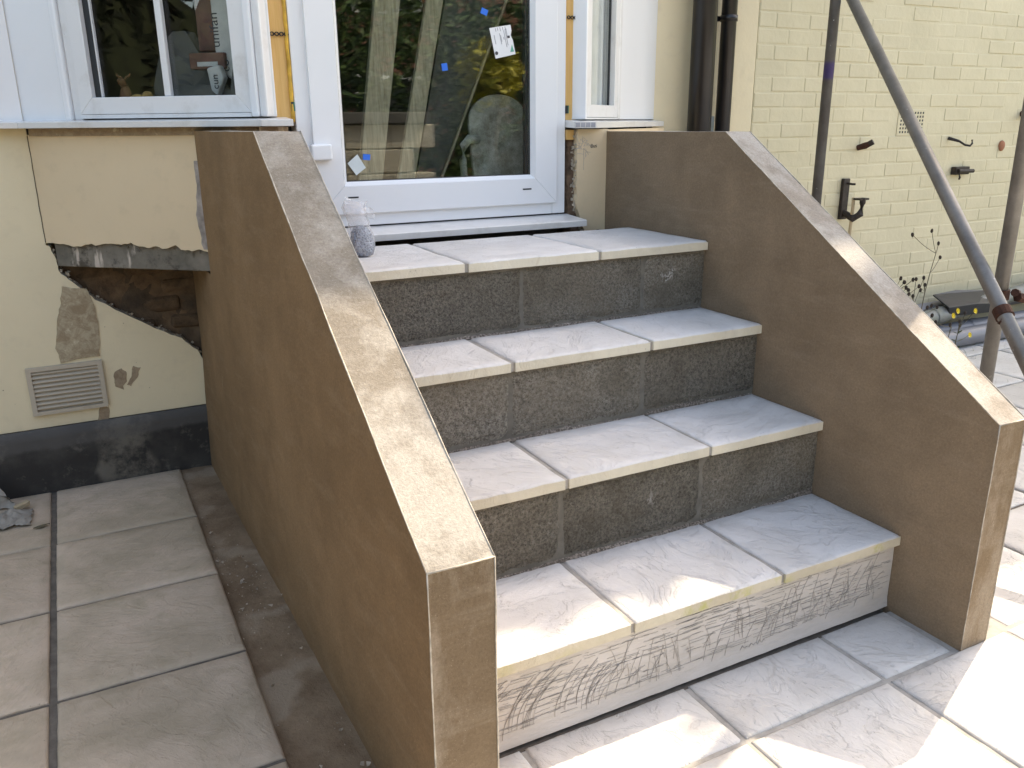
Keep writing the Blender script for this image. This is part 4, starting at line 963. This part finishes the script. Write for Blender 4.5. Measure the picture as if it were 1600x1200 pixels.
def blob(mb, c, r, n=10, jit=.15, seed=0):
    c = Vector(c); vs_ = []; fs = []
    for i in range(n + 1):
        for k in range(2 * n):
            a = math.pi * i / n; b = math.pi * k / n; d = Vector((math.sin(a) * math.cos(b), math.sin(a) * math.sin(b), math.cos(a)))
            f = 1 + jit * N(d.x + seed, d.y, d.z, 2.5); vs_.append(c + Vector((d.x * r[0], d.y * r[1], d.z * r[2])) * f)
    for i in range(n):
        for k in range(2 * n): fs.append((i * 2 * n + k, i * 2 * n + (k + 1) % (2 * n), (i + 1) * 2 * n + (k + 1) % (2 * n), (i + 1) * 2 * n + k))
    mb.add(vs_, fs)
blob(mb, lpt(.50, 1.377, -.09), (.03, .03, .017)); mb.build('body', 'plush', ty, smooth=True)
mb = MB(); blob(mb, lpt(.462, 1.387, -.085), (.017, .017, .016), seed=4); mb.build('head', 'plush', ty, smooth=True)
# back window of the room, a plain white bar
bw = MB().box((-1.59, 3.3, 1.36), (-1.55, 4.3, 1.46)).build('window', 'pvc', house)

# ================================================================ pipes on the wall
def pipe(name, pts, r, mat, label, cat, group=None, n=20):
    root = empty(name, pts[0]); tag(root, label, cat, group); MB().tube(pts, r, n).build('pipe', mat, root, smooth=True); return root
p1 = pipe('soil_pipe', [(2.245, 1.955, -.05), (2.245, 1.955, 4.9)], .056, 'black_pipe', 'thick black soil pipe on the cream wall, nearer the bay', 'drainpipe')
for z in (.35, 2.15): MB().tube([(2.245, 1.955, z), (2.245, 1.955, z + .05)], .063, 20).build('collar', 'black_pipe', p1, smooth=True)
p2 = pipe('downpipe', [(2.402, 1.972, -.05), (2.402, 1.972, 4.9)], .036, 'black_pipe', 'thin black downpipe on the cream wall, nearer the painted brick', 'drainpipe')
MB().tube([(2.402, 1.972, 1.735), (2.402, 1.972, 1.762)], .0405, 20).build('clip', 'black_pipe', p2, smooth=True)
box('clip_lug', (2.31, 2.0, 1.738), (2.38, 2.04, 1.760), 'black_pipe', p2); 
p3 = pipe('waste_pipe', [(2.330, 1.985, -.05), (2.330, 1.985, 1.315)], .024, 'algae_pipe', 'short grey waste pipe stub between the two black pipes', 'pipe')

# ================================================================ wall ironmongery
def plate(name, a, b, label, cat, mat='iron'):
    root = empty(name, a); tag(root, label, cat); box('plate', a, b, mat, root, .003); return root
f1 = plate('gate_bracket', (3.325, 2.018, .765), (3.373, YW - .001, .985), 'black iron hinge bracket with cup low on the painted brick wall', 'bracket')
mb = MB(); mb.tube([(3.35, 2.02, .80), (3.352, 1.955, .775), (3.375, 1.93, .80), (3.378, 1.925, .86), (3.378, 1.925, .885)], [.018, .02, .02, .016, .016], 10); mb.box((3.345, 1.915, .875), (3.415, 1.96, .885)); mb.build('cup', 'iron', f1)
mb = MB(); mb.tube([(3.35, 2.015, .96), (3.352, 1.985, .957), (3.365, 1.975, .957)], .006, 8); mb.build('bolt', 'iron', f1)
mb = MB(); mb.tube([(3.358, 1.972, .885), (3.35, 1.962, .84), (3.352, 1.965, .78), (3.355, 1.97, .66)], .009, 8); mb.build('rope', 'timber', f1)
f2 = empty('cut_bolt', (3.43, 2.03, 1.15)); tag(f2, 'short rusty bolt stub sticking out of the brick, left of the air brick', 'bolt')
MB().tube([(3.425, 2.04, 1.145), (3.44, 2.00, 1.158), (3.450, 1.98, 1.168)], [.015, .018, .014], 10).build('shank', 'rust', f2); MB().tube([(3.448, 1.985, 1.166), (3.458, 1.968, 1.178)], .017, 6).build('head', 'iron', f2)
f3 = empty('cup_hook', (4.2, 2.03, 1.17)); tag(f3, 'small dark cup hook screwed into the painted brick wall', 'hook')
MB().tube([(4.17, 2.04, 1.185), (4.205, 1.99, 1.168)], [.010, .007], 8).build('shank', 'iron', f3); MB().tube([(4.205, 1.99, 1.168), (4.225, 1.965, 1.147), (4.245, 1.945, 1.142), (4.26, 1.945, 1.155), (4.262, 1.95, 1.175)], .006, 8).build('hook', 'iron', f3)
f4 = plate('gate_latch', (4.235, 2.005, .975), (4.36, YW - .001, 1.020), 'black iron latch plate with bolt on the painted brick wall', 'latch')
MB().tube([(4.25, 2.0, .997), (4.385, 2.0, .994)], .012, 10).build('bolt', 'iron', f4); MB().tube([(4.255, 2.0, .99), (4.25, 1.985, .96), (4.252, 1.99, .95)], .006, 8).build('catch', 'iron', f4)
f5 = empty('wall_plug', (4.676, 2.03, 1.132)); tag(f5, 'round terracotta coloured plug in the painted brick wall', 'plug')
blob_mb = MB(); blob(blob_mb, (4.676, 2.036, 1.132), (.026, .014, .032), 8, .1); blob_mb.build('plug', 'terracotta', f5, smooth=True)
f6 = empty('cut_bolt', (4.83, 2.03, 1.31)); tag(f6, 'rusty bolt stub at the right edge of the painted brick wall', 'bolt')
MB().tube([(4.83, 2.04, 1.32), (4.82, 1.99, 1.305), (4.81, 1.975, 1.28)], [.02, .017, .012], 8).build('shank', 'rust', f6)

# ================================================================ scaffold
scf = empty('scaffold', (2.6, 1.0, 0)); tag(scf, 'grey steel scaffold of two uprights and a diagonal brace with rusty coupler', 'scaffold')
def tb(a, b, r, mt, name='tube'):
    a, b = Vector(a), Vector(b); return MB().tube([a, b], r, 20).build(name, mt, scf, smooth=True)
def along(a, b, t): return tuple(a[i] + (b[i] - a[i]) * t for i in range(3))
import_std1 = ((2.738, 1.66, 1.386), (2.79, 1.66, 1.83))
tb((2.823, 1.735, -.02), (2.823, 1.735, 4.6), .0242, 'galv_dark', 'upright_tube')
tb((2.396, .467, -.02), (2.393, .467, 4.6), .0242, 'galv', 'upright_tube')
bd = Vector((-.652, -1.369, -1.17)); B0 = Vector((2.889, 1.700, 1.826))
tb(B0 - bd * .22, B0 + bd * 1.55, .0242, 'galv', 'brace_tube')
cp_ = B0 + bd * .985
mb = MB()
bdn = bd.normalized()
mb.tube([cp_ - bdn * .017, cp_ + bdn * .017], .030, 14); mb.build('coupler', 'rust', scf)
c2 = Vector((2.396, .467, cp_.z + .03))
mb = MB(); mb.tube([c2 - Zv * .017, c2 + Zv * .017], .0305, 14); mb.build('coupler', 'rust', scf)
mb = MB(); mb.tube([cp_ + Vector((.01, 0, .01)), (cp_ + c2) / 2, c2], [.012, .016, .014], 8); mb.tube([c2 + Vector((.02, -.04, .01)), c2 + Vector((.065, -.02, .0))], .014, 8)
mb.tube([c2 + Vector((.03, -.045, -.006)), c2 + Vector((.06, -.05, -.012))], .018, 6); mb.tube([cp_ + Vector((-.03, -.01, -.02)), cp_ + Vector((.0, -.035, -.03))], .013, 6); mb.build('coupler_bolt', 'rust', scf)

# ================================================================ pipes lying on the ground
def gpipe(a, b, r, mat, label):
    root = empty('pipe_length', a); tag(root, label, 'pipe', 'pipe lengths lying along the wall')
    a, b = Vector(a), Vector(b); d = (b - a).normalized()
    MB().tube([a, b], r, 18, False).build('pipe', mat, root, smooth=True)
    MB().tube([a + d * .002, b], r * .93, 18, True).build('bore', 'gasket', root, smooth=True); MB().tube([a + d * .45, a + d * .53], r * 1.07, 18, False).build('socket', mat, root, smooth=True)
gpipe((3.30, 1.745, .056), (6.3, 1.73, .056), .055, 'grey_pipe', 'grey plastic pipe lying nearest the paving, under the others')
gpipe((3.55, 1.845, .135), (6.2, 1.90, .335), .048, 'algae_pipe', 'green-stained pale pipe sloping up to the right on the pile')
gpipe((3.25, 1.955, .165), (6.4, 1.965, .20), .055, 'grey_pipe', 'grey plastic pipe lying at the back against the wall')
gpipe((3.9, 1.865, .058), (6.3, 1.855, .058), .052, 'grey_pipe', 'grey plastic pipe half hidden in the middle of the pile')
bk = MB(); bk.prism([(4.06, 1.80, .232), (4.30, 1.78, .236), (4.62, 1.80, .205), (4.60, 1.93, .262), (4.30, 1.94, .290), (4.08, 1.93, .285)], (0, 0, -.010)); bk.prism([(4.06, 1.80, .228), (4.30, 1.78, .232), (4.62, 1.80, .200), (4.58, 1.81, .15), (4.30, 1.80, .165), (4.10, 1.815, .17)], (0, .012, 0))
o = bk.build('black_tray', 'gasket', None, bevel=.003); tag(o, 'black plastic tray lying on the grey pipes', 'tray')
# ================================================================ weeds
def weed(base, top, label, flowers, heads, leafy=0, spread=.12, seed=1):
    rnd = random.Random(seed); root = empty('weed', base); tag(root, label, 'weed')
    base = Vector(base); top = Vector(top); sm = MB(); hm = MB(); pm = MB()
    mids = []
    def curve(a, b, bend):
        return [a + (b - a) * (i / 6) + bend * math.sin(math.pi * i / 6) for i in range(7)]
    main = curve(base, top, Vector((rnd.uniform(-.03, .03), rnd.uniform(-.02, .02), 0)))
    sm.tube(main, [.0036 - .0003 * i for i in range(7)], 5)
    for k in range(heads + flowers):
        a = main[rnd.choice([3, 4, 5, 6])]; b = a + Vector((rnd.gauss(0, spread * .6), rnd.gauss(0, spread * .3), rnd.uniform(.02, spread)))
        sm.tube(curve(a, b, Vector((0, 0, -.008))), .0016, 4)
        if k < heads: blob(hm, b, (.008, .008, .012), 4, .3, k)
        else:
            for p in range(11):
                an = 2 * math.pi * p / 11; d = Vector((math.cos(an), -.5 + .3 * math.sin(an), math.sin(an))).normalized()
                s_ = d.cross(Vector((0, 1, 0))).normalized() * .0045
                pm.add([b, b + d * .011 + s_, b + d * .019, b + d * .011 - s_], [(0, 1, 2, 3)])
            blob(pm, b + Vector((0, -.003, 0)), (.006, .005, .006), 4, .1, k)
    lm = MB()
    for k in range(leafy):
        a = main[rnd.choice([1, 2, 3, 4])]; d = Vector((rnd.gauss(0, 1), rnd.gauss(0, .7), rnd.uniform(-.2, .8))).normalized() * rnd.uniform(.03, .06); s_ = d.cross(Vector((.3, .2, 1))).normalized() * .008
        lm.add([a, a + d * .5 + s_, a + d, a + d * .5 - s_], [(0, 1, 2, 3)])
    sm.build('stem', 'stem', root)
    if hm.v: hm.build('seed_heads', 'seed', root)
    if pm.v: pm.build('flower', 'petal', root)
    if lm.v: lm.build('leaves', 'leaf', root)
weed((3.13, 1.52, 0), (3.16, 1.5, .46), 'dry seed-headed weed standing leftmost above the right stair wall', 0, 22, 0, .15, 3)
weed((3.33, 1.5, 0), (3.33, 1.5, .36), 'seed-headed weed with one yellow flower beside the right stair wall', 1, 24, 6, .17, 5)
weed((3.50, 1.55, 0), (3.54, 1.56, .62), 'thin bare weed stalk reaching up the painted brick wall', 0, 9, 4, .14, 8)
weed((3.54, 1.45, 0), (3.60, 1.45, .24), 'weed with yellow flowers in front of the pale pipe', 3, 2, 14, .10, 11)
weed((3.74, 1.5, 0), (3.76, 1.5, .26), 'yellow flowered weed under the scaffold brace', 3, 3, 12, .09, 13)
gm = MB()
for k in range(420):
    x = random.uniform(2.5, 5.3); y = random.choice([.686 + random.gauss(0, .02), 1.131 + random.gauss(0, .03), 1.6 + random.gauss(0, .06), 1.6 + random.gauss(0, .06)])
    if k < 90: x = 2.91 + random.gauss(0, .05); y = .9 + random.gauss(0, .12)
    a = Vector((x, y, 0)); d = Vector((random.gauss(0, .5), random.gauss(0, .5), 1)).normalized() * random.uniform(.012, .04); s_ = Vector((.004, .002, 0))
    gm.add([a - s_, a + s_, a + d], [(0, 1, 2)])
tag(gm.build('joint_weeds', 'leaf'), 'tiny weeds growing in the paving joints under the scaffold', 'weeds', kind='stuff')

# ================================================================ bag of screws on the top step
bag = empty('plastic_bag', (.315, 1.12, .916)); tag(bag, 'clear plastic bag of screws standing on the top step', 'bag')
def loft(rings, n=28, seed=0, amp=.12):
    mb = MB(); vs_ = []
    for j, (c, rx, ry) in enumerate(rings):
        for k in range(n):
            a = 2 * math.pi * k / n; f = 1 + amp * N(math.cos(a) * 1.5 + seed, math.sin(a) * 1.5, j * .45, 1.6) + amp * .5 * N(math.cos(a) * 4, math.sin(a) * 4 + seed, j * .9, 1.5)
            vs_.append((c[0] + rx * f * math.cos(a), c[1] + ry * f * math.sin(a), c[2] + .003 * N(a, j, seed, 3)))
    fs = [(j * n + k, j * n + (k + 1) % n, (j + 1) * n + (k + 1) % n, (j + 1) * n + k) for j in range(len(rings) - 1) for k in range(n)]
    mb.add(vs_, fs); return mb
bx, by, bz = .300, 1.10, .918
loft([((bx, by, bz), .014, .013), ((bx, by, bz + .004), .027, .022), ((bx, by, bz + .03), .034, .026), ((bx - .002, by, bz + .055), .034, .026), ((bx - .005, by, bz + .075), .029, .022), ((bx - .006, by, bz + .09), .010, .008)], amp=.18).build('screws', 'screws', bag, smooth=True)
loft([((bx, by, bz - .001), .015, .014), ((bx, by, bz + .004), .030, .025), ((bx, by, bz + .03), .038, .029), ((bx - .002, by, bz + .055), .038, .029), ((bx - .006, by, bz + .08), .034, .026), ((bx - .010, by, bz + .10), .030, .021), ((bx - .018, by, bz + .125), .030, .018), ((bx - .022, by, bz + .145), .034, .016), ((bx - .016, by, bz + .160), .036, .010)], seed=5, amp=.32).build('bag_film', 'film', bag, smooth=True)
mb = MB(); pts = []
for i in range(13):
    for j in range(9):
        u, v = i / 12, j / 8
        pts.append((bx - .052 + .088 * u + .010 * N(u, v, 0, 4), by - .02 + .02 * N(u, v, 5, 5) + .010 * math.sin(u * 9), bz + .128 + .052 * v * (1 - .5 * u) - .022 * u + .010 * N(u, v, 9, 4)))
mb.add(pts, [(i * 9 + j, i * 9 + j + 1, (i + 1) * 9 + j + 1, (i + 1) * 9 + j) for i in range(12) for j in range(8)])
mb.build('bag_mouth', 'film', bag)

# ================================================================ litter at the foot of the left wall
rg = empty('crumpled_cloth', (-.80, 1.85, 0)); tag(rg, 'crumpled dirty cloth against the black plinth at the left edge', 'cloth')
def crumple(cx, cy, rx, ry, h, seed, mat, name, par):
    mb = MB(); n = 22; pts = []
    for j in range(n):
        for i in range(n):
            u, v = i / (n - 1) * 2 - 1, j / (n - 1) * 2 - 1; r = math.sqrt(u * u + v * v)
            f = max(0, 1 - r * .8)
            x = cx + rx * u * (1 + .25 * N(u, v, seed, 2)); y = cy + ry * v * (1 + .25 * N(u, v, seed + 3, 2))
            pts.append((x, y, .004 + h * f * (.5 + 1.2 * abs(N(u + seed, v, 0, 2.6))) + .01 * abs(N(u, v, seed, 6))))
    mb.add(pts, [(j * n + i, j * n + i + 1, (j + 1) * n + i + 1, (j + 1) * n + i) for j in range(n - 1) for i in range(n - 1)])
    o = mb.build(name, mat, par, smooth=True); return o
crumple(-.79, 1.80, .065, .07, .035, 2, 'rag', 'flap', rg)
mb = MB(); pts = []
for i in range(10):
    for j in range(9):
        u, v = i / 9, j / 8
        pts.append((-.90 + .125 * u - .03 * v + .01 * N(u, v, 1, 5), 1.93 + .018 * N(u, v, 2, 6) - .03 * u * (1 - v), .005 + .13 * v * (1 - .6 * u * u) + .01 * N(u, v, 3, 5)))
mb.add(pts, [(i * 9 + j, i * 9 + j + 1, (i + 1) * 9 + j + 1, (i + 1) * 9 + j) for i in range(9) for j in range(8)])
mb.build('fold', 'rag', rg, smooth=True)
o = MB().fbox((-.775, 1.86, .006), (.045, .02, .008), (-.008, .02, 0), (0, 0, .016)).build('wood_offcut', 'timber', None, bevel=.002); tag(o, 'small pale wood offcut lying by the crumpled cloth', 'offcut')
mb = MB(); pts = []
for i in range(9):
    u = i / 8; wv = .009 * math.sin(math.pi * u) ** .7
    pts += [(-.720 + .05 * u, 1.690 + .012 * u - wv, .004 + .004 * u), (-.720 + .05 * u, 1.690 + .012 * u, .007 + .003 * math.sin(3 * u)), (-.720 + .05 * u, 1.690 + .012 * u + wv, .004)]
mb.add(pts, [(i * 3 + a, (i + 1) * 3 + a, (i + 1) * 3 + a + 1, i * 3 + a + 1) for i in range(8) for a in (0, 1)])
o = mb.build('dead_leaf', 'stem', None, smooth=True); tag(o, 'dark dead leaf lying on the patio slab joint', 'leaf')

# ================================================================ garden behind the camera (seen in the door glass)
gw = empty('garden_wall', (3, -3.6, 0)); tag(gw, 'pale painted block garden wall reflected in the door glass', 'wall')
blk = MB().box((0, -.1, 0), (.44, .1, .215)).build('block', 'gwall', gw, bevel=.008); bme = blk.data
first = True
for r in range(6):
    for k in range(9):
        x = -1.5 + k * .45 + (.225 if r % 2 else 0)
        o = blk if first else bpy.data.objects.new('block', bme); 
        if not first: COL.objects.link(o); o.parent = gw; o.matrix_parent_inverse = Matrix.Translation(-gw.location)
        first = False; o.location = (x, -3.6 + random.uniform(-.004, .004), -.05 + r * .225)
box('coping', (-1.6, -3.76, 1.297), (2.7, -3.44, 1.40), 'darkboard', gw, .01); box('mortar', (-1.49, -3.68, -.05), (2.4, -3.52, 1.295), 'gwall', gw)
def foliage(name, cx, cy, cz, rx, ry, rz, n, ls, mat, label, cat, seed, parent=None, shape='ell', trunk=True):
    rnd = random.Random(seed); root = empty(name, (cx, cy, 0)); tag(root, label, cat); vs_ = []; fs = []
    for k in range(n):
        while True:
            d = Vector((rnd.uniform(-1, 1), rnd.uniform(-1, 1), rnd.uniform(-1, 1)))
            if shape == 'box' or d.length < 1: break
        lump = 1 + .35 * N(d.x * 2 + seed, d.y * 2, d.z * 2, 1.6)
        if d.length < .45 and rnd.random() < .7: d = d.normalized() * rnd.uniform(.5, 1)
        c = Vector((cx + rx * d.x * lump, cy + ry * d.y * lump, cz + rz * d.z * lump)); a = Vector((rnd.gauss(0, 1), rnd.gauss(0, 1), rnd.gauss(0, .6))).normalized(); b = a.cross(Vector((rnd.gauss(0, 1), rnd.gauss(0, 1), rnd.gauss(0, 1)))).normalized()
        l = ls * rnd.uniform(.6, 1.3); i0 = len(vs_)
        vs_ += [c - a * l, c + b * l * .35, c + a * l, c - b * l * .35]; fs.append((i0, i0 + 1, i0 + 2, i0 + 3))
    MB().add(vs_, fs).build('crown', mat, root)
    if trunk:
        mb = MB(); mb.tube([(cx, cy, -.06), (cx + .02, cy, cz * .4), (cx, cy + .03, cz)], [.05 + rx * .03, .045 + rx * .02, .02], 8)
        for k in range(5):
            a = 2 * math.pi * k / 5; mb.tube([(cx, cy, cz * .5), (cx + rx * .3 * math.cos(a), cy + ry * .3 * math.sin(a), cz * .8), (cx + rx * .6 * math.cos(a), cy + ry * .6 * math.sin(a), cz + rz * .2)], [.03, .022, .01], 6)
        mb.build('trunk', 'bark', root)
    return root
for i, (x, y, h, r) in enumerate(((.2, -4.9, 1.9, 1.1), (1.6, -5.0, 2.15, 1.1), (3.0, -4.8, 2.2, 1.0), (4.3, -5.2, 2.0, 1.1), (5.8, -4.9, 2.3, 1.2), (7.4, -5.1, 2.2, 1.2))):
    foliage('shrub', x, y, h * .78, r, .8, h * .66, 6500, .06, 'hedge', ['dense green shrub behind the garden wall, first of the reflected row', 'dense green shrub behind the garden wall, second of the reflected row', 'dense green shrub behind the garden wall, third of the reflected row', 'dense green shrub behind the garden wall, fourth of the reflected row', 'dense green shrub behind the garden wall, fifth of the reflected row', 'dense green shrub behind the garden wall, last of the reflected row'][i], 'shrub', 20 + i)
foliage('golden_shrub', 3.62, -4.0, 1.78, .36, .3, .34, 1500, .06, 'gold', 'golden yellow shrub reflected in the door glass', 'shrub', 41)
def conifer(x, y, label, cat, seed):
    r = foliage('conifer', x, y, 1.5, .9, 1.25, 1.75, 3000, .12, 'conifer', label, cat, seed)
    mb = MB(); blob(mb, (x, y, 1.45), (.75, 1.1, 1.5), 10, .3, seed); mb.build('inner_growth', 'hedge_core', r, smooth=True)  # solid dark core added to close bright gaps in the reflection
for i, y in enumerate((-5.2, -3.3, -1.4, .5, 2.4)):  # unseen row added so the left bay window reflects something dark
    conifer(-7.2 + .2 * (i % 2), y,  ['bushy dark conifer hedge tree farthest down the left garden side', 'bushy dark conifer hedge tree second along the left garden side', 'bushy dark conifer hedge tree in the middle of the left garden side', 'bushy dark conifer hedge tree fourth along the left garden side', 'bushy dark conifer hedge tree nearest the house on the left'][i], 'conifer', 60 + i)
nb = empty('neighbour_house', (2, -13, 0)); tag(nb, 'red brick neighbouring house with slate roof beyond the garden', 'house')
box('wall', (-6, -19, -.1), (14, -13, 5.2), 'redbrick', nb); MB().add([(-6.4, -12.6, 5.1), (14.4, -12.6, 5.1), (14.4, -16, 8.2), (-6.4, -16, 8.2), (-6.4, -19.4, 5.1), (14.4, -19.4, 5.1)], [(0, 1, 2, 3), (3, 2, 5, 4), (0, 3, 4), (1, 5, 2)]).build('roof', 'roof', nb)
for x in (-3, 1, 5, 9):
    for z in (1.0, 3.4):
        wn = box('window', (x, -13.02, z), (x + 1.5, -12.94, z + 1.25), 'pvc', nb); box('pane', (x + .1, -12.935, z + .1), (x + 1.4, -12.93, z + 1.15), 'gasket', wn)
# unseen tree added beyond the roof, leaf clumps set to dapple the sun
def shade_pt(X, Z, k): return Vector((X, 1.70, Z)) + SUN * k
tr_ = empty('tree', (9.6, 5.2, 0)); tag(tr_, 'tall leafy tree beyond the house roof', 'tree')
rnd = random.Random(5); vs_ = []; fs = []
def leafblob(c, r, n, ls):
    for k in range(n):
        d = Vector((rnd.gauss(0, .5), rnd.gauss(0, .5), rnd.gauss(0, .5))) * r; p = c + d
        a = Vector((rnd.gauss(0, 1), rnd.gauss(0, 1), rnd.gauss(0, 1))).normalized(); b = a.cross(Vector((rnd.gauss(0, 1), rnd.gauss(0, 1), rnd.gauss(0, 1)))).normalized(); l = ls * rnd.uniform(.7, 1.3); i0 = len(vs_)
        vs_.extend([p - a * l, p + b * l * .6, p + a * l, p - b * l * .6]); fs.append((i0, i0 + 1, i0 + 2, i0 + 3))
BL = [(4.62, 5.14, .036), (4.94, 5.20, .036), (4.35, 5.62, .05), (5.43, 5.49, .05), (6.1, 5.35, .12), (6.6, 5.1, .15)]
for X, Z, r in BL: leafblob(shade_pt(X, Z, 3.0), r * 1.2, 90, .04)
for k in range(26): leafblob(Vector((9.6 + rnd.gauss(0, 1.0), 5.4 + rnd.gauss(0, 1.0), 7.2 + rnd.gauss(0, .9))), .9, 90, .07)
MB().add(vs_, fs).build('crown', 'leaf', tr_)
mb = MB(); mb.tube([(9.6, 5.2, -.06), (9.5, 5.2, 3), (9.6, 5.3, 6.8)], [.22, .17, .07], 10)
for X, Z, r in BL:
    e = shade_pt(X, Z, 3.0); mb.tube([(9.55, 5.25, 5.6), (Vector((9.55, 5.25, 5.6)) + e) / 2 + Vector((0, 0, .3)), e], [.05, .02, .006], 6)
mb.build('trunk', 'bark', tr_)
